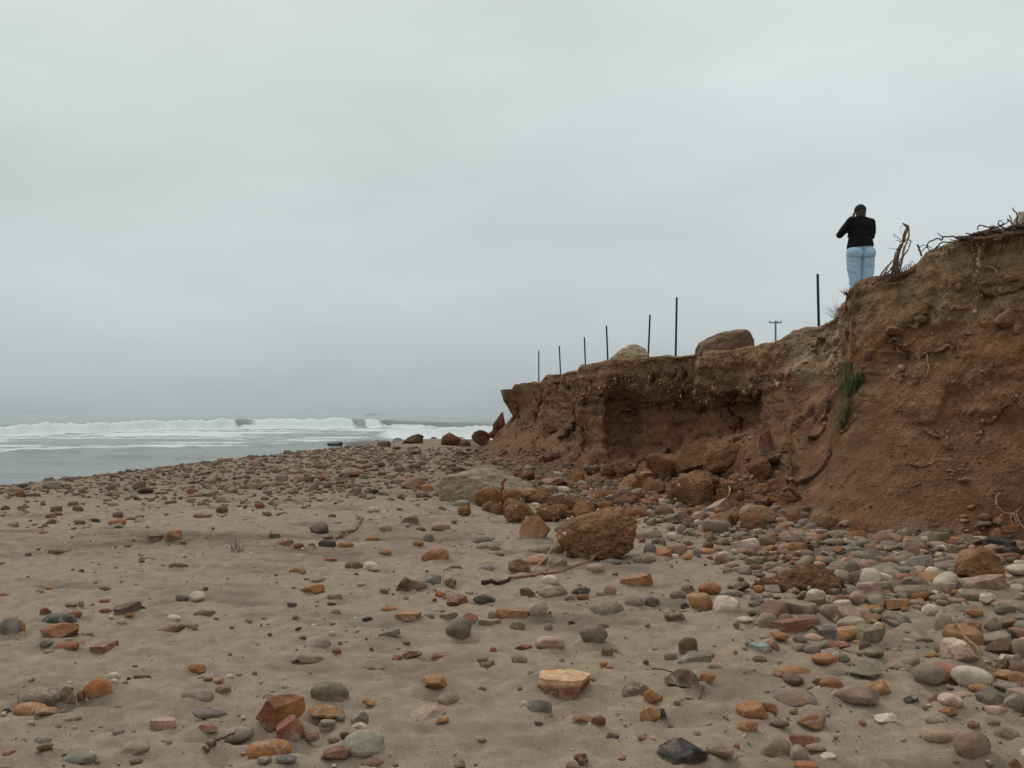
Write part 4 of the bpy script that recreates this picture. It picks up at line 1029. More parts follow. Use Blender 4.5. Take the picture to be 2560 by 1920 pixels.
big('brown_boulder', 2460, 1452, 120, 78, 'hollowed brown boulder among the cobbles near the right edge', 'boulder', kind='A', col=srgb(146, 106, 76), col2=srgb(160, 122, 90), seed=26, roll=-14, depth=0.8, sub=5)
big('grey_green_boulder', 1214, 1258, 280, 92, 'big smooth grey-green boulder with a pale ridge at the cliff end', 'boulder', kind='A', col=srgb(146, 125, 100), col2=srgb(130, 114, 92), mat=M_STONE, seed=31, sub=6, depth=0.6, sink=0.30, roll=6, taper=0.15)
rc = random.Random(77)
CLODS = []
for i in range(84):
    px = rc.uniform(1200, 2010); t = rc.random()
    lo = np.interp(px, [1230, 1500, 1700, 2010], [1190, 1205, 1170, 1250]); hi = np.interp(px, [1230, 1500, 1700, 2010], [1285, 1315, 1310, 1345])
    w = rc.uniform(26, 74) * (0.7 + 0.5 * t)
    CLODS.append(dict(px=px, py=lo + (hi - lo) * t, w=w, h=w * rc.uniform(0.45, 0.75), ci=i % 4, kd=['clod', 'A', 'A'][i % 3], i=i))
rank_labels(CLODS, [m for m in marks if m[2] in ('the biggest earth clod', 'the big grey-green boulder', 'the tan sandstone boulder', 'the tall reddish rock', 'the square ochre block', 'the black-spotted cobble', 'the pale wedge stone')],
            lambda s: ['brown', 'dark brown', 'ochre brown', 'tan'][s['ci']] + (' crumbly earth lump' if s['kd'] == 'clod' else ' angular earth lump'))
for q in CLODS:
    c = [EARTH, srgb(116, 82, 62), srgb(138, 100, 66), srgb(134, 106, 82)][q['ci']]
    big('rubble_clod', q['px'], q['py'], q['w'], q['h'], q['label'], 'clod', kind=q['kd'], col=c, col2=c * 1.15, seed=500 + q['i'], sub=4,
        sink=rc.uniform(0.2, 0.45), roll=rc.uniform(-18, 18), yaw=rc.uniform(-60, 60))['group'] = 'earth lumps in the rubble heap'
# rocks of the far beach by the surf
FR, FR2 = srgb(122, 86, 66), srgb(136, 96, 70)
big('beach_boulder', 1030, 1116, 60, 30, 'dark brown angular boulder at the top of the cobble berm', 'boulder', kind='A', col=srgb(100, 74, 60), col2=srgb(112, 80, 62), seed=41, roll=14, at=(P(1030, 1116, 44)[0], 44, 0.14))
big('beach_boulder', 1130, 1114, 58, 40, 'peaked brown boulder in front of the surf, left of the fallen blocks', 'boulder', kind='A', col=FR, col2=FR2, seed=42, at=(P(1130, 1114, 42)[0], 42, 0.16))
big('beach_boulder', 1162, 1110, 30, 22, 'small brown boulder leaning against the peaked one', 'boulder', kind='A', col=FR, col2=FR2, seed=43, sub=4, at=(P(1162, 1110, 41.5)[0], 41.5, 0.2))
big('beach_boulder', 1203, 1104, 50, 40, 'square brown boulder beside the leaning stack of earth', 'boulder', kind='A', col=FR, col2=FR2, seed=48, at=(P(1203, 1104, 40)[0], 40, 0.36))
def earth_stack():
    Y = 38.6
    b = P(1246, 1092, Y)
    root = add('earth_stack', None, label='pointed stack of cracked red-brown earth slabs at the end of the cliff', cat='earth stack', loc=tuple(b))
    for i, (px, py, w, h, rl) in enumerate([(1252, 1060, 34, 60, 10), (1240, 1072, 26, 46, -8), (1262, 1075, 26, 40, 24), (1234, 1084, 34, 26, 8), (1256, 1086, 44, 26, -4)]):
        k = Y / FPX
        v, f = clod_geo(4, w * k, 0.7 * w * k, h * k, 700 + i, 'A')
        v[:, :2] *= 1 - 0.4 * (v[:, 2:3] / (h * k) + 0.5)
        v = v @ rotm(0.3 * i, math.radians(-rl)).T
        v = v * (1 + 0.10 * perlin(v * 5 + i)[:, None])
        c = [FR, srgb(128, 86, 64), srgb(108, 74, 58)][i % 3]
        me = make_mesh('earth_slab', v, f, True, {'col': np.repeat(c[None], len(v), 0), 'col2': np.repeat((c * 1.2)[None], len(v), 0)})
        add('earth_slab', me, M_EARTH, parent=root, loc=tuple(P(px, py, Y - 0.1 * i) - b))
earth_stack()
DK, DK2 = srgb(82, 80, 78), srgb(96, 92, 88)
reef = [(957, 1122, 46, 18, 45.5, -0.05, 'dark grey rock on the shore left of the brown boulder'), (835, 1102, 40, 10, 82, -1.0, 'leftmost humped dark reef rock awash in the shallows'),
        (905, 1112, 130, 11, 78, -1.0, 'long dark reef ledge just showing above the water'), (1006, 1100, 66, 11, 86, -1.0, 'low black reef rock behind the brown boulder'),
        (945, 1098, 30, 11, 86, -1.0, 'small humped reef rock left of the low black one'), (922, 1095, 13, 7, 92, -1.0, 'tiny reef rock at the left of the humped one'),
        (992, 1095, 24, 11, 92, -1.0, 'small dark reef rock amid white foam'), (1085, 1090, 16, 10, 98, -1.0, 'small black reef rock between the two brown boulders'),
        (1155, 1088, 12, 8, 100, -1.0, 'rightmost tiny black reef rock beside the peaked boulder'), 
        (955, 1116, 100, 9, 74, -1.0, 'low dark ledge in the calm water before the rock on the shore'),
        (1075, 1104, 90, 10, 82, -1.0, 'dark ledge seen between the two largest brown boulders')]
for i, (px, py, w, h, Y, z, lb) in enumerate(reef):
    big('reef_rock', px, py, w, h, lb, 'rock', kind='clod' if w > 60 else 'A', col=DK, col2=DK2, mat=M_STONE, seed=60 + i, sub=4, depth=2.2 if z < -0.5 and w > 60 else 0.8, sink=0.4, at=((px - 1280) / FPX * Y, Y, z))
# boulders lying on the flat top
for nm, px, Y, w, h, lb, kd, c1, c2, sd in [('plateau_boulder', 1577, 26.2, 98, 44, 'pale grey-tan boulder on the cliff top between thin posts', 'A', srgb(168, 150, 126), srgb(148, 126, 100), 86),
                                            ('plateau_boulder', 1823, 21.4, 152, 70, 'long brown boulder on the cliff top, largest up there', 'Q', srgb(112, 84, 62), srgb(96, 76, 58), 88)]:
    X = (px - 1280) / FPX * Y
    row = 899 if px < 1700 else 889
    big(nm, px, row, w, h, lb, 'boulder', kind=kd, col=c1, col2=c2, mat=M_STONE, seed=sd, sub=6, depth=0.75, sink=0.28, roll=4 if px < 1700 else 7, at=(X, Y, EYE + (HOR - row) / FPX * Y))
big('standing_boulder', 2566, 578, 64, 72, 'grey-brown upright boulder behind the roots at the right edge', 'boulder', kind='A', col=srgb(140, 116, 104), col2=srgb(168, 164, 140), mat=M_STONE, seed=90, sub=5,
    at=(P(2566, 590, 14.6)[0], 14.6, P(2566, 590, 14.6)[2]), sink=0.3, roll=10)

# ------------------------------------------------------------------ small cobbles nobody could count
_tab = {}
def ptab(X, Y, sx, sy, zz):
    """slow noise read from a table"""
    k = (sx, sy, zz)
    if k not in _tab:
        gx, gy = np.meshgrid(np.arange(-40, 40, 0.25), np.arange(0, 60, 0.25), indexing='ij')
        _tab[k] = perlin(np.stack([gx.ravel() * sx, gy.ravel() * sy, np.full(gx.size, zz)], 1)).reshape(gx.shape)
    return float(_tab[k][int((X + 40) * 4) % 320, int(Y * 4) % 240])

def scatter():
    geo = []; late = []
    bx = np.array([s['X'] for s in IND + REST]); by = np.array([s['Y'] for s in IND + REST]); br = np.array([0.5 * max(s['W'], s['D']) for s in IND + REST])
    r = np.random.default_rng(99)
    for i, s in enumerate(REST):
        v, f = stone_geo(s, 3, 5000 + i)
        geo.append((v + np.array([s['X'], s['Y'], s['g']]), f, tint(s['c'], r)))
    def put(X, Y, W, pal, kinds, sub=None, sinkk=None, z=None, dust=0.25):
        if sinkk is None: sinkk = r.uniform(0.15, 0.42)
        tc = tint(r.choice(list(pal)), r, 0.2)[0] * (1 - dust) + (srgb(124, 104, 87) if Y > 14 else srgb(142, 123, 106)) * dust
        w1024 = W / Y * FPX / 2.5
        sb = sub or (3 if w1024 > 13 else (2 if w1024 > 3.5 else 1))
        v, f = pool_rock(sb, r.choice(list(kinds)), r)
        D, H = W * r.uniform(0.6, 0.95), W * r.uniform(0.32, 0.68)
        v = (v * np.array([W, D, H]) / 2) @ rotm(r.uniform(0, 6.28), r.normal() * 0.14, r.normal() * 0.14).T
        if z is None: late.append((len(geo), X, Y))
        geo.append((v + np.array([X, Y, (0 if z is None else z) + H * sinkk]), f, (tc, tc)))
    def free(X, Y, R):
        return np.all(np.hypot(bx - X, by - Y) > 0.75 * br + R * 0.8)
    # far cobble berm
    n = 0
    while n < 4900:
        Y = 12.5 + 40 * r.random() ** 0.9
        X = r.uniform(-0.62, 0.30) * Y
        if X < np.interp(Y, CR_Y, CR_X) - 1.0: continue
        u = 1280 + FPX * X / Y
        if Y > np.interp(u, TOE_PX, TOE_Y) + 0.3: continue
        dens = 0.05 + 1.0 * sstep(13.8, 21.5, Y + 2.2 * ptab(X, Y, 0.25, 0.25, 3.0))
        dens *= 0.55 + 0.9 * (ptab(X, Y, 0.4, 0.28, 0.5) + 0.5)
        if r.random() > dens: continue
        W = min(0.078 * math.exp(r.normal() * 0.52), 0.36) * (1.0 + 0.012 * (Y - 15))
        put(X, Y, W, 'cccttrogcttcyk', 'RRAAF', sinkk=r.uniform(0.12, 0.34), dust=0.42); n += 1
    # cobbles heaped along the toe of the cliff and on the right of the beach
    n = 0
    while n < 2800:
        Y = r.uniform(3.2, 24.0)
        u = r.uniform(1230, 2780)
        X = (u - 1280) / FPX * Y
        dT = np.interp(u, TOE_PX, TOE_Y) - Y
        if dT < 0.05: continue
        dens = sstep(5.2, 1.2, dT) + 0.45 * sstep(1650, 2400, u) * sstep(10.5, 4.5, dT)
        dens *= 0.12 + 1.3 * sstep(-0.2, 0.4, ptab(X, Y, 0.7, 0.7, 9.0))
        dens *= (Y / 24.0) ** 0.9
        if r.random() > dens: continue
        W = min((0.088 + 0.045 * (u > 1950)) * math.exp(r.normal() * 0.45), 0.30)
        if not free(X, Y, W / 2): continue
        put(X, Y, W, 'gggttppooocwtrwybtc', 'RRRAAF'); n += 1
    # broken earth and stones below the recess
    n = 0
    while n < 2600:
        u = r.uniform(1150, 2020); dT = abs(r.normal()) * 2.4 + 0.05
        Y = np.interp(u, TOE_PX, TOE_Y) - dT; X = (u - 1280) / FPX * Y
        if ptab(X, Y, 0.6, 0.6, 29.0) < -0.25: continue
        W = min(0.092 * math.exp(r.normal() * 0.55), 0.36)
        if not free(X, Y, W / 2): continue
        put(X, Y, W, 'cccottrcopg', 'AAAR', sinkk=r.uniform(0.2, 0.4), dust=0.2); n += 1
    # scattered pebbles and grit on the open sand
    n = 0
    while n < 2600:
        Y = 3.4 + 14 * r.random() ** 1.2
        X = r.uniform(-0.62, 0.62) * Y
        u = 1280 + FPX * X / Y
        if Y > np.interp(u, TOE_PX, TOE_Y) - 0.2 and u > 1150: continue
        cl = ptab(X, Y, 0.8, 0.8, 19.0)
        if r.random() > 0.30 + 0.9 * cl + 0.25 * (u > 1800): continue
        W = min(0.022 * math.exp(r.normal() * 0.62), 0.09)
        if not free(X, Y, W / 2): continue
        put(X, Y, W, 'ttccgropkwpt', 'RAF', sinkk=0.22); n += 1
    # rubble on the talus
    sel = np.where((CLEV > 0.95) & (CLEV < 3.1) & (CPX > 1180) & (CPX < 2650))[0]
    w = np.where(CLEV[sel] < 2.0, 1.0, 0.35) * np.where(CPX[sel] < 2000, 1.6, 0.10)
    w *= np.clip(0.35 + 1.5 * perlin(CQ[sel] * 0.9 + 200), 0.05, 2)
    for i in r.choice(sel, 1500, p=w / w.sum()):
        q = CQ[i]
        put(q[0], q[1], min(0.07 * math.exp(r.normal() * 0.55), 0.3), 'ccccttroocg', 'AAR', z=q[2] - 0.01)
    for (i, _, _), z in zip(late, ground_h([a[1] for a in late], [a[2] for a in late])):
        geo[i][0][:, 2] += z
    join_stuff('small_cobbles', geo, M_FARST, label='small cobbles and pebbles strewn over the beach', cat='pebbles')
scatter()

# stones held in the cliff face: the larger ones each a part of it, the grit joined
def embed():
    r = np.random.default_rng(321)
    named = [(1783, 970, 22, 18, 'o', 'A'), (1967, 938, 34, 22, 'o', 'A'), (1897, 905, 16, 22, 't', 'A'), (2122, 895, 60, 44, 'o', 'A'), (2165, 885, 50, 44, 'c', 'A'), (2240, 830, 64, 34, 'o', 'A'),
             (2235, 843, 40, 16, 'k', 'R'), (2268, 828, 18, 18, 'o', 'R'), (2280, 850, 16, 20, 'p', 'A'), (2510, 790, 84, 60, 'p', 'A'), (2460, 805, 44, 26, 'r', 'A'), (2540, 815, 40, 30, 'o', 'A'),
             (2085, 880, 40, 36, 'r', 'A'), (2110, 762, 26, 18, 'r', 'R'), (1978, 855, 14, 10, 'w', 'A'), (2090, 925, 14, 12, 'w', 'A'), (2265, 870, 18, 12, 'p', 'A'), (2380, 870, 16, 12, 't', 'A'),
             (1575, 965, 14, 10, 'w', 'R'), (1660, 945, 10, 8, 'w', 'R'), (1700, 968, 12, 9, 'p', 'A'), (1840, 965, 12, 9, 'w', 'R'), (1500, 968, 20, 16, 'r', 'A'), (1450, 940, 10, 8, 'w', 'A'),
             (1870, 1090, 14, 12, 'p', 'R'), (1990, 1000, 12, 10, 'w', 'R'), (2030, 870, 20, 12, 'p', 'A'), (2420, 830, 26, 12, 't', 'A'), (2340, 905, 14, 8, 'p', 'A'), (2210, 900, 22, 18, 'o', 'A'),
             (2175, 930, 30, 20, 'o', 'A'), (2300, 800, 40, 22, 'c', 'A'), (2400, 770, 34, 18, 'r', 'A'), (2520, 700, 60, 24, 'o', 'A'), (2010, 905, 22, 14, 't', 'A'), (1940, 880, 18, 10, 'r', 'A')]
    for i, (px, py, w, h, c, kd) in enumerate(named):
        q, n = cliff_at(px, py)
        k = q[1] / FPX
        v, f = rock_verts(4, 'A', 800 + i, 1.6)
        v = (v * np.array([w, 0.8 * w, h]) * k * 0.42) @ rotm(r.normal() * 0.4, r.normal() * 0.3).T
        a, b = tint(c, r)
        a = a * 0.5 + EARTH * 0.5; b = b * 0.4 + EARTH2 * 0.6
        m = len(v)
        me = make_mesh('embedded_stone', v, f, True, {'col': np.repeat(a[None], m, 0), 'col2': np.repeat(b[None], m, 0)})
        add('embedded_stone', me, M_STONE, parent=CLIFF, loc=tuple(q - n * 0.16 * h * k))
    sel = np.where((CLEV > 1.6) & (CLEV < 6.9) & (CPX > 1240) & (CPX < 2640))[0]
    pz = CQ[sel]
    w = np.clip(0.25 + 1.3 * perlin(pz * np.array([0.9, 0.9, 1.6]) + 210), 0.04, 2) * np.where((CLEV[sel] > 4.6) & (CLEV[sel] < 6.2), 2.2, 1.0)
    geo = []
    for i in r.choice(sel, 2600, p=w / w.sum()):
        q, n = CQ[i], CN[i]
        W = min(0.026 * math.exp(r.normal() * 0.6), 0.13)
        v, f = pool_rock(2 if W > 0.03 else 1, r.choice(['A', 'R']), r)
        v = (v * np.array([W, W * 0.8, W * 0.7]) / 2) @ rotm(r.uniform(0, 6), r.uniform(0, 6)).T
        c = tint(r.choice(list('tttpoccrwg')), r, 0.2)
        c = (c[0] * 0.55 + EARTH * 0.45, c[1])
        geo.append((v + q + n * W * 0.1, f, c))
    # pebble line under the crust
    band = np.where((CLEV > 5.55) & (CLEV < 6.2) & (CPX > 1440) & (CPX < 1960))[0]
    for i in r.choice(band, 420):
        q, n = CQ[i], CN[i]
        W = min(0.040 * math.exp(r.normal() * 0.55), 0.16)
        v, f = pool_rock(2, r.choice(['A', 'R']), r)
        v = (v * np.array([W, W * 0.8, W * 0.7]) / 2) @ rotm(r.uniform(0, 6), r.uniform(0, 6)).T
        c = tint(r.choice(list('tpwwotc')), r, 0.2)
        geo.append((v + q + n * W * 0.15, f, (c[0] * 0.7 + EARTH * 0.3, c[1])))
    join_stuff('embedded_pebbles', geo, M_FARST, parent=CLIFF)
embed()

# ------------------------------------------------------------------ tubes: roots, twigs, posts
def catmull(pts, sub=6):
    pts = np.asarray(pts, float)
    P0 = np.concatenate([[2 * pts[0] - pts[1]], pts, [2 * pts[-1] - pts[-2]]])
    out = []
    for i in range(1, len(P0) - 2):
        a, b, c, d = P0[i - 1], P0[i], P0[i + 1], P0[i + 2]
        for t in np.linspace(0, 1, sub, endpoint=False):
            out.append(0.5 * (2 * b + (c - a) * t + (2 * a - 5 * b + 4 * c - d) * t * t + (3 * b - a - 3 * c + d) * t ** 3))
    out.append(P0[-2])
    return np.array(out)

def tube(pts, r0, r1, sub=5, ns=7, wob=0.12, seed=0, raw=False):
    c = np.asarray(pts, float) if raw else catmull(pts, sub)
    n = len(c)
    if not raw and wob > 0:
        ii = np.arange(n) * 0.45
        kk = np.stack([perlin(np.stack([ii, np.full(n, seed * 1.7 + a), np.full(n, a * 5.1)], 1)) for a in range(3)], 1)
        c = c + kk * min(1.1 * r0, 0.03) * np.clip(np.minimum(np.arange(n), np.arange(n)[::-1]) / 3.0, 0, 1)[:, None]
    t = np.gradient(c, axis=0); t /= np.maximum(np.linalg.norm(t, axis=1), 1e-9)[:, None]
    up = np.where(np.abs(t[:, 2:3]) > 0.9, np.array([[1.0, 0, 0]]), np.array([[0, 0, 1.0]]))
    a = np.cross(t, up); a /= np.linalg.norm(a, axis=1)[:, None]
    b = np.cross(t, a)
    rad = np.linspace(r0, r1, n) * (1 + wob * perlin(np.stack([np.arange(n) * 0.5, np.full(n, seed * 3.7), np.zeros(n)], 1)) * 2)
    ang = np.linspace(0, 2 * np.pi, ns, endpoint=False)
    V = c[:, None] + rad[:, None, None] * (np.cos(ang)[None, :, None] * a[:, None] + np.sin(ang)[None, :, None] * b[:, None])
    V = np.concatenate([V.reshape(-1, 3), c[:1] - t[:1] * rad[0] * 0.4, c[-1:] + t[-1:] * rad[-1] * 0.6])
    F = []
    for i in range(n - 1):
        for j in range(ns):
            k = (j + 1) % ns
            F += [(i * ns + j, i * ns + k, (i + 1) * ns + k), (i * ns + j, (i + 1) * ns + k, (i + 1) * ns + j)]
    for j in range(ns):
        k = (j + 1) % ns
        F += [(n * ns, k, j), (n * ns + 1, (n - 1) * ns + j, (n - 1) * ns + k)]
    return V, np.array(F)

def add_tubes(name, tubes, col, mat=None, **kw):
    V, F, o = [], [], 0
    for v, f in tubes:
        V.append(v); F.append(f + o); o += len(v)
    V = np.concatenate(V)
    me = make_mesh(name, V, np.concatenate(F), True, {'col': np.repeat(np.asarray(col)[None], len(V), 0)})
    return add(name, me, mat or M_ROOT, **kw)

def empty(name, loc, label, cat, group=None):
    o = add(name, None, label=label, cat=cat, group=group, loc=tuple(loc))
    o.empty_display_size = 0.2
    return o

# T-shaped steel posts of the vanished fence
M_POST = mat_plain('black_steel', (0.018, 0.019, 0.020), 0.6, 0.4, 40.0)
def post(px_b, px_t, py_b, py_t, Y, label, seed):
    b, t = P(px_b, py_b, Y), P(px_t, py_t, Y)
    ax = t - b
    b = b - ax / np.linalg.norm(ax) * 0.45
    L = np.linalg.norm(t - b); ax = (t - b) / L
    x = np.array([1.0, 0, 0]); x = x - ax * (x @ ax); x /= np.linalg.norm(x); y = np.cross(ax, x)
    V, F = [], []
    def box(cx, cy, hx, hy, z0, z1):
        i = len(V)
        for z in (z0, z1):
            for sx, sy in ((-1, -1), (1, -1), (1, 1), (-1, 1)):
                V.append(b + x * (cx + sx * hx) + y * (cy + sy * hy) + ax * z)
        F.extend([(i, i + 3, i + 2, i + 1), (i + 4, i + 5, i + 6, i + 7)] + [(i + k, i + (k + 1) % 4, i + 4 + (k + 1) % 4, i + 4 + k) for k in range(4)])
    box(0, 0, 0.027, 0.006, 0, L)
    box(0, 0.022, 0.005, 0.0165, 0, L - 0.002)
    z = 0.5
    while z < L - 0.05:
        box(0.008, -0.010, 0.010, 0.0045, z, z + 0.020); z += 0.055
    me = make_mesh('fence_post', np.array(V), np.array(F), False)
    o = add('fence_post', me, M_POST, label=label, cat='post', group='thin steel posts on the cliff top')
post(1347, 1347, 962, 876, 40.5, 'farthest left of the seven thin black posts on the cliff top', 1)
post(1402, 1398, 945, 864, 37.8, 'second thin black post from the left on the cliff top', 2)
post(1464, 1461, 925, 843, 33.8, 'third thin black post from the left, above the step in the cliff', 3)
post(1520, 1516, 912, 814, 29.6, 'fourth thin black post from the left, beside the pale boulder', 4)
post(1620, 1625, 905, 787, 27.4, 'leaning thin black post behind the pale boulder', 5)
post(1689, 1692, 900, 743, 24.0, 'tallest thin black post, between the two cliff-top boulders', 6)
post(2047, 2044, 815, 685, 19.2, 'thick-looking black post on the mound left of the standing person', 7)

# utility pole inland
def utility_pole():
    Y = 118.0
    base = P(1939, 800, Y); k = Y / FPX
    root = empty('utility_pole', (base[0], Y, 2.6), 'distant grey utility pole with one crossarm behind the cliff top', 'utility pole')
    top = EYE + (HOR - 802) * k - 2.6
    m = mat_plain('weathered_wood', (0.16, 0.155, 0.15), 0.85, 0.2, 6.0)
    g = srgb(112, 116, 118)
    add_tubes('pole', [tube([(0, 0, 0), (0, 0, top * 0.5), (0, 0, top)], 0.15, 0.11, 3, 10, 0.0)], g, m, parent=root)
    zz = top - 0.22
    V = np.array([(sx * 0.82, 0.16 + sy * 0.05, zz + sz * 0.075) for sx in (-1, 1) for sy in (-1, 1) for sz in (-1, 1)])
    F = np.array([(0, 1, 3, 2), (4, 6, 7, 5), (0, 4, 5, 1), (2, 3, 7, 6), (0, 2, 6, 4), (1, 5, 7, 3)])
    add('crossarm', make_mesh('crossarm', V, F, False), m, parent=root)
    mi = mat_plain('insulator_glaze', (0.10, 0.10, 0.10), 0.4, 0.5, 6.0)
    for x in (-0.78, 0.28, 0.78):
        add_tubes('insulator', [tube([(x, 0.16, zz + 0.07), (x, 0.16, zz + 0.2), (x, 0.16, zz + 0.33)], 0.05, 0.035, 3, 8, 0.5)], g, mi, parent=root)
    for x in (0.78,):
        pts = [(base[0] + x + 40 * t, Y + 0.16 - 8 * t, 2.6 + zz + 0.33 - 2.6 * 4 * t * (1 - t) * 0.5 - 0.8 * t) for t in np.linspace(0, 1, 9)]
        add_tubes('power_line', [tube(np.array(pts), 0.006, 0.006, 2, 5, 0.0)], g * 0.4, m, label='faint power line running right from the utility pole' if x > 0.5 else 'faint lower power line running right from the utility pole', cat='power line')
utility_pole()

# ------------------------------------------------------------------ roots and driftwood
ROOT_D, ROOT_M, ROOT_P = srgb(92, 74, 62), srgb(128, 98, 76), srgb(172, 146, 116)
def Pz(pts, Y):
    return [P(a, b, Y + (c[0] if c else 0)) for a, b, *c in pts]

# upright tangle beside the person
def tangle_upright():
    Y = 14.75
    base = P(2240, 700, Y)
    root = empty('uprooted_bush', base, 'upright tangle of bare roots rising from the cliff edge beside the person', 'dead bush')
    r = random.Random(5)
    def br(pts, r0, r1, col=ROOT_M, y=0.0, sd=1):
        pp = np.array(Pz(pts, Y + y)) - base
        add_tubes('branch', [tube(pp, r0, r1, 5, 7, 0.15, sd)], col, parent=root)
    br([(2238, 702), (2236, 670), (2243, 640), (2256, 605), (2266, 575), (2270, 566), (2262, 562)], 0.050, 0.016, ROOT_M, 0, 1)
    br([(2238, 702), (2246, 665), (2258, 628), (2270, 600), (2273, 580), (2268, 566), (2256, 558)], 0.026, 0.010, ROOT_P, 0.05, 2)
    br([(2228, 704), (2234, 668), (2248, 632), (2258, 600), (2262, 580)], 0.020, 0.006, ROOT_D, -0.06, 3)
    br([(2244, 700), (2256, 650), (2270, 622), (2277, 606), (2274, 600), (2256, 602), (2248, 606)], 0.014, 0.006, ROOT_D, -0.04, 4)
    br([(2196, 698), (2208, 680), (2226, 658), (2240, 640)], 0.016, 0.008, ROOT_D, 0.05, 5)
    br([(2190, 704), (2206, 690), (2224, 676), (2238, 660)], 0.016, 0.010, ROOT_D, -0.05, 6)
    br([(2180, 712), (2204, 694), (2228, 684), (2244, 680)], 0.020, 0.010, ROOT_D, -0.1, 7)
    br([(2252, 600), (2244, 593), (2238, 588), (2234, 584), (2238, 594)], 0.006, 0.003, ROOT_D, 0, 8)
    br([(2254, 604), (2244, 601), (2238, 601)], 0.006, 0.003, ROOT_D, 0.02, 9)
    br([(2246, 624), (2232, 622), (2218, 620)], 0.005, 0.002, ROOT_D, 0.02, 10)
    br([(2264, 566), (2258, 560), (2256, 558)], 0.012, 0.004, ROOT_M, -0.02, 11)
    br([(2256, 564), (2250, 572), (2254, 584), (2262, 588)], 0.003, 0.002, ROOT_D, -0.02, 12)
    for i in range(34):
        x0 = 2186 + 62 * r.random(); y0 = 706 - (x0 - 2186) * 0.35 + r.uniform(-4, 6)
        L = r.uniform(16, 40); s = r.uniform(0.5, 1.6)
        br([(x0, y0), (x0 + L * 0.35, y0 - L * 0.3 * s + r.uniform(-4, 4)), (x0 + L * 0.6, y0 - L * 0.62 * s)], r.uniform(0.006, 0.012), 0.003, [ROOT_D, ROOT_M][i % 2], r.uniform(-0.2, 0.2), 20 + i)
    for i in range(6):
        x0 = 2250 + i * 5; y0 = 696 - i * 5
        br([(x0, y0), (x0 + 3, y0 - 14 - r.uniform(0, 6)), (x0 + 9, y0 - 15), (x0 + 12, y0 - 8)], 0.006, 0.003, ROOT_D, r.uniform(-0.1, 0.1), 40 + i)
tangle_upright()

def tangle_crest():
    Y = 13.5
    base = P(2400, 620, Y)
    root = empty('root_mat', base, 'mat of dark twisted roots and twigs along the cliff crest at right', 'roots')
    r = random.Random(8)
    def br(pts, r0, r1, col=ROOT_D, y=0.0, sd=1):
        pp = np.array([P(a, b, np.interp(a, [2290, 2400, 2560], [14.4, 13.5, 12.8]) + y) for a, b in pts]) - base
        add_tubes('root', [tube(pp, r0, r1, 5, 7, 0.16, sd)], col, parent=root)
    br([(2294, 612), (2299, 626), (2304, 640)], 0.018, 0.014, sd=1)
    br([(2318, 620), (2322, 606), (2334, 600), (2346, 596), (2355, 600), (2358, 592), (2366, 592), (2382, 591), (2392, 594), (2402, 600)], 0.011, 0.013, sd=2)
    br([(2344, 583), (2350, 588), (2357, 592)], 0.006, 0.009, sd=3)
    br([(2335, 624), (2346, 614), (2356, 605), (2372, 606), (2388, 604), (2400, 600)], 0.010, 0.013, sd=4)
    br([(2376, 599), (2388, 602), (2402, 602)], 0.008, 0.010, sd=5)
    br([(2300, 617), (2310, 612), (2320, 616), (2332, 622)], 0.006, 0.006, sd=6)
    br([(2305, 628), (2316, 618), (2326, 626), (2338, 622), (2350, 616), (2352, 624)], 0.008, 0.008, sd=7)
    br([(2414, 583), (2428, 585), (2440, 584), (2446, 579), (2456, 581), (2474, 584)], 0.008, 0.012, sd=8)
    br([(2445, 575), (2445, 568), (2450, 564), (2470, 567), (2490, 568), (2500, 565), (2510, 560)], 0.009, 0.013, sd=9)
    br([(2505, 552), (2497, 553), (2496, 560), (2502, 566), (2512, 570)], 0.008, 0.012, sd=10)
    br([(2534, 519), (2533, 524), (2540, 532), (2543, 540), (2542, 556), (2540, 574)], 0.007, 0.013, sd=11)
    br([(2523, 538), (2527, 546), (2530, 556), (2532, 566)], 0.008, 0.010, sd=12)
    br([(2518, 548), (2524, 552), (2530, 560)], 0.010, 0.010, sd=13)
    br([(2506, 556), (2512, 560), (2522, 552)], 0.008, 0.008, sd=14)
    br([(2400, 600), (2430, 590), (2470, 586), (2510, 574), (2560, 566)], 0.030, 0.034, sd=15)
    br([(2420, 600), (2460, 594), (2500, 588), (2560, 580)], 0.024, 0.028, ROOT_M, -0.15, sd=16)
    br([(2506, 572), (2510, 582), (2508, 590), (2498, 596), (2484, 600)], 0.013, 0.010, ROOT_M, -0.25, sd=17)
    for i in range(150):
        x0 = r.uniform(2380, 2600); yc = np.interp(x0, [2395, 2440, 2500, 2600], [600, 590, 578, 566])
        y0 = yc + r.uniform(-8, 14); L = r.uniform(14, 50); a = r.uniform(-0.5, 0.7)
        br([(x0, y0), (x0 + L * 0.4, y0 - L * 0.3 * a + r.uniform(-4, 4)), (x0 + L * 0.8, y0 - L * 0.5 * a + r.uniform(-4, 5)), (x0 + L, y0 - L * 0.5 * a + r.uniform(-6, 8))],
           r.uniform(0.007, 0.023), 0.005, [ROOT_D, ROOT_D * 0.75, ROOT_M * 0.8][i % 3], r.uniform(-0.22, 0.35), 50 + i)
tangle_crest()

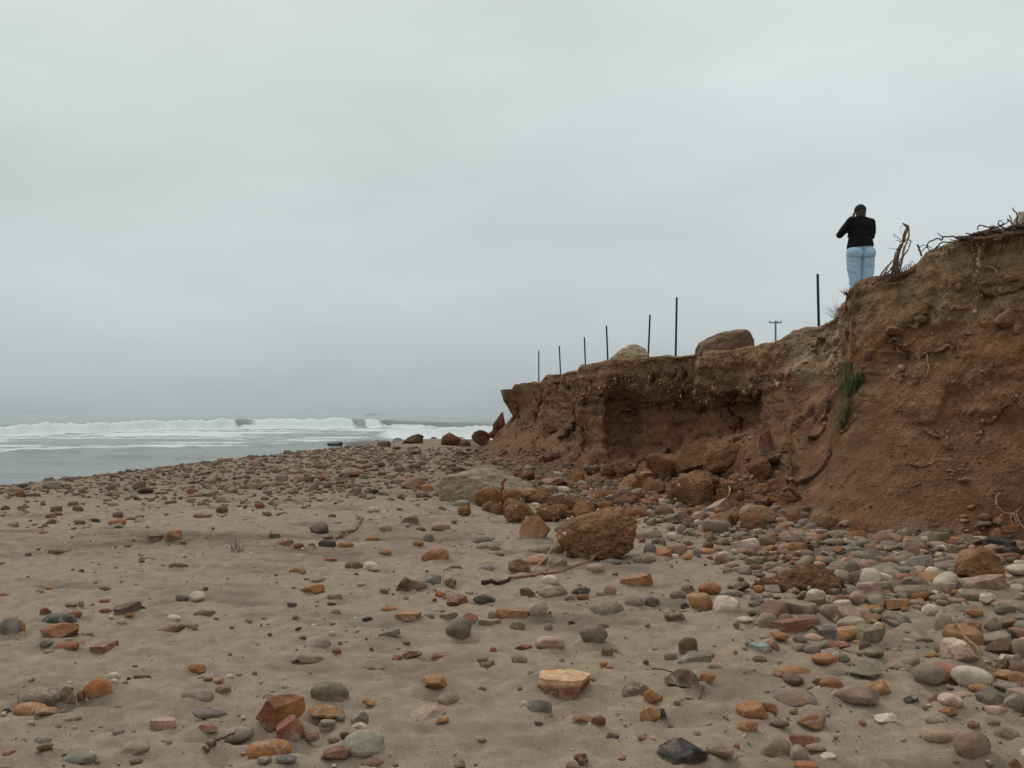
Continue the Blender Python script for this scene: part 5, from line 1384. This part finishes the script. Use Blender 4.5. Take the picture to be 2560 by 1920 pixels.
def hang(name, label, pts, r0, r1, col, out=0.06, extra=(), cat='root'):
    """a root that hangs down the face"""
    ws = []
    for px, py in pts:
        q, n = cliff_at(px, py)
        pt = P(px, py, q[1] - out)
        ws.append(pt)
    base = ws[0].copy()
    o = add_tubes(name, [tube(np.array(ws) - base, r0, r1, 5, 8, 0.2, len(pts))], col, label=label, cat=cat, loc=tuple(base))
    for e, a, b in extra:
        wse = []
        for px, py, *off in e:
            q, n = cliff_at(px, py)
            wse.append(P(px, py, q[1] - out - (off[0] if off else 0.0)))
        add_tubes('rootlet', [tube(np.array(wse) - base, a, b, 5, 7, 0.1, 3)], col * 1.1, parent=o)
    return o
hang('hanging_root', 'thick pale root hanging down from the crest mat with a looping end',
     [(2466, 600), (2458, 612), (2452, 628), (2450, 645), (2447, 660), (2448, 678), (2442, 692), (2436, 704)], 0.036, 0.028, srgb(142, 112, 86), 0.16,
     [([(2448, 606), (2447, 618), (2450, 632)], 0.024, 0.018), ([(2440, 704), (2450, 708), (2466, 704), (2482, 694), (2491, 683), (2486, 672), (2472, 666), (2458, 666)], 0.010, 0.008),
      ([(2444, 632), (2434, 640), (2428, 652), (2429, 660)], 0.012, 0.010), ([(2430, 604), (2426, 612), (2430, 622), (2438, 628)], 0.009, 0.007)])
hang('hanging_root', 'ragged root hanging over the edge below the person', [(2128, 722), (2132, 745), (2126, 770), (2124, 795), (2127, 830), (2129, 858), (2128, 872)], 0.030, 0.010, ROOT_M * 0.9, 0.08,
     [([(2170, 712), (2160, 725), (2150, 742)], 0.012, 0.008), ([(2126, 735), (2116, 750), (2112, 775), (2104, 800)], 0.018, 0.010), ([(2140, 720), (2136, 750), (2130, 780)], 0.022, 0.012), ([(2122, 790), (2124, 815), (2128, 850)], 0.012, 0.006)])
hang('hanging_root', 'thin pale root threading down the middle of the right face', [(2317, 886), (2320, 905), (2321, 920), (2317, 936)], 0.010, 0.006, ROOT_P, 0.03)
hang('looped_root', 'pale looped roots dangling at the cliff foot near the right edge', [(2500, 1232), (2492, 1244), (2491, 1262), (2503, 1276), (2506, 1286)], 0.015, 0.010, ROOT_P * 0.8, 0.10,
     [([(2506, 1280), (2520, 1284), (2535, 1282), (2546, 1276), (2550, 1268)], 0.010, 0.008), ([(2528, 1284), (2528, 1300), (2534, 1313)], 0.009, 0.006), ([(2534, 1284), (2540, 1304), (2546, 1316)], 0.009, 0.006),
      ([(2540, 1284), (2548, 1304), (2560, 1322)], 0.009, 0.006), ([(2504, 1286), (2498, 1296), (2496, 1312)], 0.008, 0.004), ([(2496, 1274), (2490, 1278), (2484, 1282)], 0.006, 0.003)])
hang('curved_twig', 'pale curved twig by the large orange-patched clod', [(1814, 1201), (1822, 1212), (1824, 1228), (1820, 1240), (1812, 1252)], 0.014, 0.008, ROOT_P * 1.1, 0.5, [([(1821, 1236), (1826, 1242)], 0.008, 0.005), ([(1812, 1252), (1800, 1258), (1786, 1262)], 0.010, 0.006)], 'twig')

rr = random.Random(31)
for k_ in range(14):
    x0 = rr.uniform(2330, 2556); y0 = np.interp(x0, [2330, 2400, 2480, 2560], [628, 610, 592, 586]) + rr.uniform(0, 6)
    L = rr.uniform(26, 80); sw = rr.uniform(-14, 14)
    pts = [(x0 + sw * t + rr.uniform(-3, 3), y0 + L * t) for t in (0, 0.3, 0.6, 1.0)]
    ws = [P(a, b, cliff_at(a, b)[0][1] - 0.05 - 0.04 * rr.random()) for a, b in pts]
    o_ = bpy.data.objects['root_mat']
    add_tubes('drooping_rootlet', [tube(np.array(ws) - np.array(o_.location), rr.uniform(0.005, 0.012), 0.003, 5, 6, 0.2, k_)], [ROOT_M, ROOT_P * 0.8, ROOT_D][k_ % 3], parent=o_)

def lying(name, label, pts, r0, r1, col, lift=0.02, cat='twig'):
    ws = []
    for px, py, *l in pts:
        X, Y, g = seat(px, py)
        ws.append(np.array([X, Y, g + (l[0] if l else lift)]))
    base = ws[0].copy()
    return add_tubes(name, [tube(np.array(ws) - base, r0, r1, 6, 8, 0.12, len(label))], col, label=label, cat=cat, loc=tuple(base))
lying('red_root', 'long reddish root lying in front of the biggest earth clod', [(1275, 1452), (1310, 1447), (1350, 1443), (1390, 1438), (1430, 1434), (1470, 1425, 0.07), (1505, 1410, 0.12), (1535, 1404, 0.10)], 0.013, 0.010, srgb(134, 92, 72), 0.02, 'root')
lying('seaweed_lump', 'dark red rotten lump at the left end of the long reddish root', [(1208, 1464), (1224, 1458), (1240, 1462), (1258, 1456), (1276, 1452)], 0.024, 0.016, srgb(70, 46, 42), 0.02, 'seaweed')
lying('driftwood', 'crooked piece of driftwood on the left-centre sand', [(842, 1341), (856, 1336), (872, 1331), (888, 1324), (896, 1314), (906, 1304), (898, 1300), (888, 1292)], 0.026, 0.013, srgb(130, 110, 92), 0.03, 'driftwood')
lying('thin_root', 'thin pale root curving over the whitish banded rock', [(2368, 1606, 0.01), (2378, 1603, 0.10), (2395, 1617, 0.17), (2415, 1634, 0.16), (2440, 1652, 0.10), (2470, 1663, 0.03), (2505, 1672, 0.02)], 0.008, 0.006, srgb(156, 124, 92), 0.03, 'root')
lying('thin_twig', 'thin dark twig on bare sand behind the brown and grey jagged rock', [(1612, 1664), (1630, 1671), (1650, 1679), (1684, 1681)], 0.006, 0.004, srgb(92, 68, 54), 0.006)
lying('bent_twig', 'short bent twig in front of the brown and grey jagged rock', [(1757, 1718), (1756, 1730), (1745, 1744), (1728, 1750), (1713, 1754)], 0.006, 0.004, srgb(98, 70, 56), 0.006)
lying('curled_twig', 'short curled pale twig standing by the dark cobbles in mid beach', [(1106, 1462, 0.0), (1105, 1458, 0.08), (1108, 1455, 0.15), (1118, 1455, 0.17), (1128, 1456, 0.15)], 0.014, 0.010, ROOT_P, 0.1)
lying('small_twig', 'dark twig hooked beside the rusty bowl-shaped stone', [(508, 1880, 0.01), (520, 1884, 0.02), (540, 1876, 0.03), (566, 1862, 0.05), (600, 1846, 0.05)], 0.007, 0.005, srgb(96, 62, 50), 0.02)
lying('fine_root', 'fine dark rootlet trailing right of the round blue-grey cobble', [(1534, 1620), (1556, 1632), (1570, 1646), (1590, 1654), (1602, 1660)], 0.0025, 0.002, srgb(120, 92, 74), 0.003, 'root')
lying('bleached_twig', 'pale twig poking up beside the long reddish root', [(1330, 1440, 0.02), (1352, 1428, 0.07), (1372, 1418, 0.14), (1390, 1404, 0.25)], 0.010, 0.006, ROOT_P, 0.05)

# root standing upright in the grey-green boulder's foot
lying('upright_root', 'short red-brown root standing upright against the grey-green boulder', [(1254, 1268, 0.0), (1255, 1266, 0.25), (1258, 1264, 0.45), (1262, 1262, 0.5)], 0.035, 0.028, srgb(118, 74, 56), 0.0, 'root')

# ------------------------------------------------------------------ plants
def blades(name, anchors, L, w, col, n, seed, parent=None, spread=0.6, drop=0.8, mat=None, jit=0.02, **kw):
    r = np.random.default_rng(seed)
    V, F, C = [], [], []
    for k in range(n):
        a = anchors[r.integers(len(anchors))] + r.normal(size=3) * jit
        d = np.array([r.normal() * spread, -abs(r.normal()) * spread - 0.15, r.normal() * 0.35 + (0.5 - drop)])
        d /= np.linalg.norm(d)
        l = L * r.uniform(0.5, 1.3)
        side = np.cross(d, [0, 0, 1.0]) + 1e-3; side /= np.linalg.norm(side)
        p0, p1 = a, a + d * l * 0.5
        p2 = a + d * l * 0.85 + np.array([0, 0, -drop * l * 0.45])
        i = len(V)
        V += [p0 - side * w * 0.4, p0 + side * w * 0.4, p1 - side * w * 0.5, p1 + side * w * 0.5, p2]
        F += [(i, i + 1, i + 3), (i, i + 3, i + 2), (i + 2, i + 3, i + 4)]
        c = col * r.uniform(0.6, 1.5)
        C += [c] * 5
    me = make_mesh(name, np.array(V), np.array(F), False, {'col': np.array(C)})
    return add(name, me, mat or M_LEAF, parent=parent, **kw)
M_LEAF = mat_attr_rough('leaf', 20.0, 90.0, (0.7, 1.3), 0.1, 0.002, 0.8, 0.1)
def cliff_plant():
    path = [(2118, 905, 8), (2120, 918, 12), (2120, 932, 16), (2124, 942, 22), (2146, 940, 15), (2136, 950, 24), (2120, 955, 18), (2128, 965, 16), (2118, 972, 13), (2117, 985, 10), (2116, 1000, 9), (2116, 1015, 9), (2113, 1028, 9), (2109, 1040, 11), (2102, 1052, 12), (2094, 1060, 9)]
    r = np.random.default_rng(12)
    an = []
    for px, py, s in path:
        for _ in range(int(s * 2.2)):
            q, n = cliff_at(px + r.normal() * s * 0.45, py + r.normal() * 6)
            an.append(q + n * r.uniform(0.0, 0.10))
    q0, _ = cliff_at(2122, 935)
    root = empty('cliff_plant', q0, 'green trailing plant growing in a gully of the cliff face', 'plant')
    an = [a - q0 for a in an]
    o = blades('foliage', an, 0.15, 0.0065, np.array([0.050, 0.070, 0.024]), 1900, 3, parent=root, spread=0.8, drop=1.0, jit=0.045)
    d = blades('dead_foliage', an, 0.12, 0.007, srgb(150, 126, 86), 260, 4, parent=root, spread=0.7, drop=1.0)
    d['kind'] = 'stuff'
    o['kind'] = 'stuff'
    ws = [cliff_at(a, b)[0] - np.array([0, 0.03, 0]) - q0 for a, b in ((2118, 905), (2124, 945), (2117, 985), (2113, 1028), (2096, 1058))]
    add_tubes('stem', [tube(ws, 0.012, 0.007, 5, 6, 0.2, 3)], srgb(92, 84, 52), parent=root)
cliff_plant()

def tuft(name, px, py, n, L, col, label, seed, w=0.006, sp=0.35, cat='grass'):
    X, Y, g = seat(px, py)
    r = np.random.default_rng(seed)
    tubes = []
    for i in range(n):
        a = np.array([r.normal() * 0.04, r.normal() * 0.04, -0.02]); d = np.array([r.normal() * sp, r.normal() * sp, 1.0]); d /= np.linalg.norm(d)
        l = L * r.uniform(0.5, 1.2)
        b = r.normal(size=3) * 0.12 * l
        tubes.append(tube([a, a + d * l * 0.5, a + d * l + b], w * 0.5, w * 0.2, 3, 4, 0.0, i))
    add_tubes(name, tubes, col, label=label, cat=cat, loc=(X, Y, g))
tuft('dry_grass', 2138, 1322, 26, 0.24, srgb(150, 112, 76), 'dry straw-coloured tuft among cobbles at the foot of the cliff', 5, 0.012)
tuft('grey_tuft', 595, 1377, 18, 0.16, srgb(116, 106, 96), 'small grey dried tuft alone on the left sand', 6, 0.008)
tuft('dead_grass', 2088, 795, 70, 0.34, srgb(168, 160, 146), 'wispy pale dead grass on the mound left of the person', 7, 0.006, 0.8)
tuft('root_fringe', 2122, 735, 60, 0.16, ROOT_D, 'fringe of short dark rootlets at the edge below the person', 8, 0.012, 1.6, 'roots')

# ------------------------------------------------------------------ person seen from behind on the cliff top
def remeshed(name, balls, caps, vox, smooth=6):
    """one continuous skin around ellipsoids and tapered limbs"""
    V, F, o = [], [], 0
    sv, sf = ico(4)
    for (cx, cy, cz), (rx, ry, rz) in balls:
        V.append(sv * np.array([rx, ry, rz]) + np.array([cx, cy, cz])); F.append(sf + o); o += len(sv)
    for pts, r0, r1 in caps:
        v, f = tube(np.array(pts, float), r0, r1, 6, 16, 0.0)
        V.append(v); F.append(f + o); o += len(v)
        for c, rr in ((pts[0], r0), (pts[-1], r1)):
            V.append(sv * rr + np.array(c)); F.append(sf + o); o += len(sv)
    me = make_mesh('tmp', np.concatenate(V), np.concatenate(F), True)
    t = bpy.data.objects.new('tmp', me); COL.objects.link(t)
    m = t.modifiers.new('r', 'REMESH'); m.mode = 'VOXEL'; m.voxel_size = vox; m.use_smooth_shade = True
    s = t.modifiers.new('s', 'SMOOTH'); s.factor = 0.5; s.iterations = smooth
    dg = bpy.context.evaluated_depsgraph_get(); dg.update()
    out = bpy.data.meshes.new_from_object(t.evaluated_get(dg))
    bpy.data.objects.remove(t); bpy.data.meshes.remove(me)
    out.name = name
    out.polygons.foreach_set('use_smooth', np.ones(len(out.polygons), bool))
    return out

def fold(me, fn):
    n = len(me.vertices)
    co = np.empty(n * 3, np.float32); me.vertices.foreach_get('co', co); co = co.reshape(-1, 3).astype(float)
    no = np.empty(n * 3, np.float32); me.vertex_normals.foreach_get('vector', no); no = no.reshape(-1, 3)
    co = co + no * fn(co)[:, None]
    me.vertices.foreach_set('co', co.astype(np.float32).ravel()); me.update()

def person():
    Y = 16.5
    fx = (2151 - 1280) / FPX * Y
    fz = EYE + (HOR - 737) / FPX * Y
    skin = mat_plain('skin', (0.42, 0.26, 0.19), 0.6, 0.4, 30.0, 0.92, 1.08)
    WX = 1.0
    black = mat_plain('black_knit', (0.010, 0.010, 0.012), 0.95, 0.15, 120.0, 0.7, 1.4, 0.5, 0.004)
    denim = mat_plain('pale_denim', (0.41, 0.61, 0.80), 0.9, 0.15, 45.0, 0.86, 1.10, 0.4, 0.004)
    cap_m = mat_plain('dark_cap', (0.022, 0.022, 0.02), 0.9, 0.2, 90.0)
    hair_m = mat_plain('brown_hair', (0.075, 0.060, 0.038), 0.7, 0.3, 80.0, 0.6, 1.4, 0.6, 0.004)
    shoe_m = mat_plain('shoe', (0.05, 0.045, 0.04), 0.7, 0.3, 40.0)
    # body: head, neck, trunk, arms raised to the face, hands with fingers, legs
    balls = [((0, 0.02, 1.535), (0.082, 0.098, 0.112)), ((0, 0.085, 1.50), (0.05, 0.04, 0.06)), ((0, 0.12, 1.525), (0.012, 0.02, 0.02)), ((-0.08, 0.02, 1.53), (0.012, 0.02, 0.03)), ((0.08, 0.02, 1.53), (0.012, 0.02, 0.03)),
             ((0, 0, 1.22), (0.17, 0.11, 0.22)), ((0, 0, 0.95), (0.18, 0.13, 0.18)),
             ((-0.055, 0.185, 1.50), (0.028, 0.03, 0.045)), ((0.055, 0.185, 1.50), (0.028, 0.03, 0.045))]
    caps = [([(0, 0.0, 1.36), (0, 0.01, 1.42), (0, 0.015, 1.48)], 0.06, 0.055),
            ([(-0.18, 0, 1.35), (-0.28, 0.03, 1.20), (-0.36, 0.08, 1.10)], 0.05, 0.042), ([(-0.36, 0.08, 1.10), (-0.22, 0.15, 1.30), (-0.075, 0.18, 1.47)], 0.042, 0.027),
            ([(0.18, 0, 1.35), (0.23, 0.04, 1.18), (0.25, 0.09, 1.08)], 0.05, 0.042), ([(0.25, 0.09, 1.08), (0.17, 0.16, 1.28), (0.07, 0.18, 1.47)], 0.042, 0.027),
            ([(-0.10, 0, 0.86), (-0.11, 0.01, 0.45), (-0.10, 0, 0.08)], 0.10, 0.05), ([(0.10, 0, 0.86), (0.11, 0.01, 0.45), (0.11, 0, 0.08)], 0.10, 0.05)]
    for sx in (-1, 1):
        for j in range(4):
            z = 1.535 - j * 0.019
            caps.append(([(sx * 0.062, 0.20, z), (sx * 0.05, 0.228, z + 0.006), (sx * (0.022 - 0.002 * j), 0.236, z + 0.004)], 0.0095, 0.0075))
        caps.append(([(sx * 0.05, 0.175, 1.47), (sx * 0.034, 0.19, 1.485), (sx * 0.022, 0.20, 1.50)], 0.011, 0.009))
    body = remeshed('person', balls, caps, 0.0075, 3)
    o = add('person', body, skin, label='person in black sweater and pale jeans seen from behind, hands raised to the face', cat='person', loc=(fx, Y, fz))
    # sweater
    b = [((0.0, 0.0, 0.985), (0.228, 0.170, 0.13)), ((0, 0.01, 1.10), (0.225, 0.165, 0.17)), ((0.01, 0.0, 1.25), (0.235, 0.145, 0.17)), ((0.01, -0.01, 1.345), (0.200, 0.110, 0.10)), ((-0.165, 0.0, 1.335), (0.078, 0.078, 0.08)), ((0.175, 0.0, 1.335), (0.078, 0.078, 0.08))]
    c = [([(0, -0.005, 1.38), (0, 0.0, 1.41), (0, 0.005, 1.435)], 0.095, 0.075), ([(0, 0, 0.90), (0, 0, 0.96), (0, 0, 1.02)], 0.10, 0.16),
         ([(-0.175, 0.0, 1.33), (-0.275, 0.03, 1.20), (-0.345, 0.08, 1.115)], 0.082, 0.066), ([(-0.345, 0.08, 1.115), (-0.22, 0.15, 1.29), (-0.10, 0.175, 1.44)], 0.066, 0.045),
         ([(0.185, 0.0, 1.33), (0.225, 0.04, 1.19), (0.235, 0.09, 1.10)], 0.084, 0.068), ([(0.235, 0.09, 1.10), (0.17, 0.15, 1.28), (0.09, 0.175, 1.44)], 0.066, 0.045)]
    sw = remeshed('sweater', b, c, 0.012, 5)
    def hem(co):
        return 0.012 * perlin(co * np.array([6, 6, 9]) + 3) + 0.006 * perlin(co * 16 + 5)
    fold(sw, hem)
    add('sweater', sw, black, parent=o)
    hv = []
    ang = np.linspace(0, 2 * np.pi, 40, endpoint=False)
    for z, k in ((0.865, 1.04), (0.90, 1.05), (0.94, 1.02), (0.98, 0.98)):
        for a in ang: hv.append((0.228 * k * math.cos(a) - 0.004, 0.180 * k * math.sin(a), z + 0.018 * math.cos(a)))
    hf = [(i * 40 + j, i * 40 + (j + 1) % 40, (i + 1) * 40 + (j + 1) % 40, (i + 1) * 40 + j) for i in range(3) for j in range(40)]
    add('sweater_hem', make_mesh('sweater_hem', np.array(hv), np.array(hf), True), black, parent=o)
    # jeans
    b = [((-0.104, -0.030, 0.755), (0.160, 0.158, 0.150)), ((0.104, -0.030, 0.755), (0.160, 0.158, 0.150)), ((0, 0.0, 0.86), (0.225, 0.160, 0.09))]
    c = [([(-0.115, -0.01, 0.72), (-0.118, 0.0, 0.50), (-0.105, -0.01, 0.30), (-0.100, 0.0, 0.07)], 0.146, 0.088), ([(0.115, -0.01, 0.72), (0.122, 0.0, 0.50), (0.112, -0.01, 0.30), (0.112, 0.0, 0.07)], 0.146, 0.088)]
    jn = remeshed('jeans', b, c, 0.010, 3)
    def jf(co):
        seam = -0.022 * np.exp(-(co[:, 0] / 0.014) ** 2) * sstep(0.90, 0.80, co[:, 2]) * (co[:, 1] < 0)
        under = -0.006 * np.exp(-((co[:, 2] - (0.635 + 0.12 * np.abs(co[:, 0]))) / 0.016) ** 2) * (co[:, 1] < 0)
        wr = 0.012 * perlin(np.stack([co[:, 0] * 5, co[:, 1] * 5, co[:, 2] * 17 + co[:, 0] * 12], 1)) * sstep(0.72, 0.5, co[:, 2])
        return seam + under + wr + 0.004 * perlin(co * 22)
    fold(jn, jf)
    add('jeans', jn, denim, parent=o)
    # hair under the cap, cap with crown and peak
    hr = remeshed('hair', [((0, -0.012, 1.515), (0.092, 0.098, 0.10)), ((0, -0.035, 1.455), (0.085, 0.062, 0.05))], [], 0.010, 3)
    fold(hr, lambda co: 0.006 * perlin(co * np.array([40, 40, 8])) - 0.02 * sstep(0.03, 0.07, co[:, 1]))
    add('hair', hr, hair_m, parent=o)
    v, f = ico(4)
    v = v * np.array([0.106, 0.116, 0.116]) + np.array([0, 0.01, 1.545])
    v[:, 2] = np.maximum(v[:, 2], 1.535 - 0.03 * sstep(0.05, -0.1, v[:, 1]))
    v[:, 2] += 0.006 * perlin(v * 30)
    cp = add('cap', make_mesh('cap', v, f, True), cap_m, parent=o)
    pv = [(0.078 * math.sin(t) * (1 - 0.15 * q), 0.085 + 0.075 * q + 0.035 * math.cos(t), 1.548 - 0.02 * q + dz) for dz in (0, 0.006) for q in (0, 0.5, 1) for t in np.linspace(-1.3, 1.3, 11)]
    pf = [(d * 33 + i * 11 + j, d * 33 + i * 11 + j + 1, d * 33 + (i + 1) * 11 + j + 1, d * 33 + (i + 1) * 11 + j) for d in (0, 1) for i in (0, 1) for j in range(10)]
    add('cap_peak', make_mesh('cap_peak', np.array(pv), np.array(pf), True), cap_m, parent=cp)
    bt = ico(2)
    add('cap_button', make_mesh('cap_button', bt[0] * np.array([0.012, 0.012, 0.007]) + np.array([0, 0.01, 1.656]), bt[1], True), cap_m, parent=cp)
    for sx in (-1, 1):
        sh = remeshed('shoe', [((sx * 0.102, -0.03, 0.05), (0.045, 0.05, 0.05)), ((sx * 0.107, 0.06, 0.035), (0.046, 0.09, 0.035)), ((sx * 0.11, 0.13, 0.028), (0.042, 0.05, 0.028))], [], 0.01, 3)
        add('shoe', sh, shoe_m, parent=o)
person()

# ------------------------------------------------------------------ sea air
def haze():
    v = np.array([(x, y, z) for x in (-9600, 9600) for y in (-5400, 9600) for z in (-12, 40)], float)
    f = np.array([(0, 1, 3, 2), (4, 6, 7, 5), (0, 4, 5, 1), (2, 3, 7, 6), (0, 2, 6, 4), (1, 5, 7, 3)])
    m = bpy.data.materials.new('sea_air'); m.use_nodes = True
    nt = m.node_tree; nt.nodes.clear()
    out = nt.nodes.new('ShaderNodeOutputMaterial'); vol = nt.nodes.new('ShaderNodeVolumePrincipled')
    vol.inputs['Color'].default_value = (0.86, 0.93, 0.95, 1)
    vol.inputs['Density'].default_value = 0.000045
    nt.links.new(vol.outputs[0], out.inputs['Volume'])
    add('haze', make_mesh('haze', v, f, False), m, kind='stuff', label='thin sea haze paling the far water and the island', cat='haze')
haze()
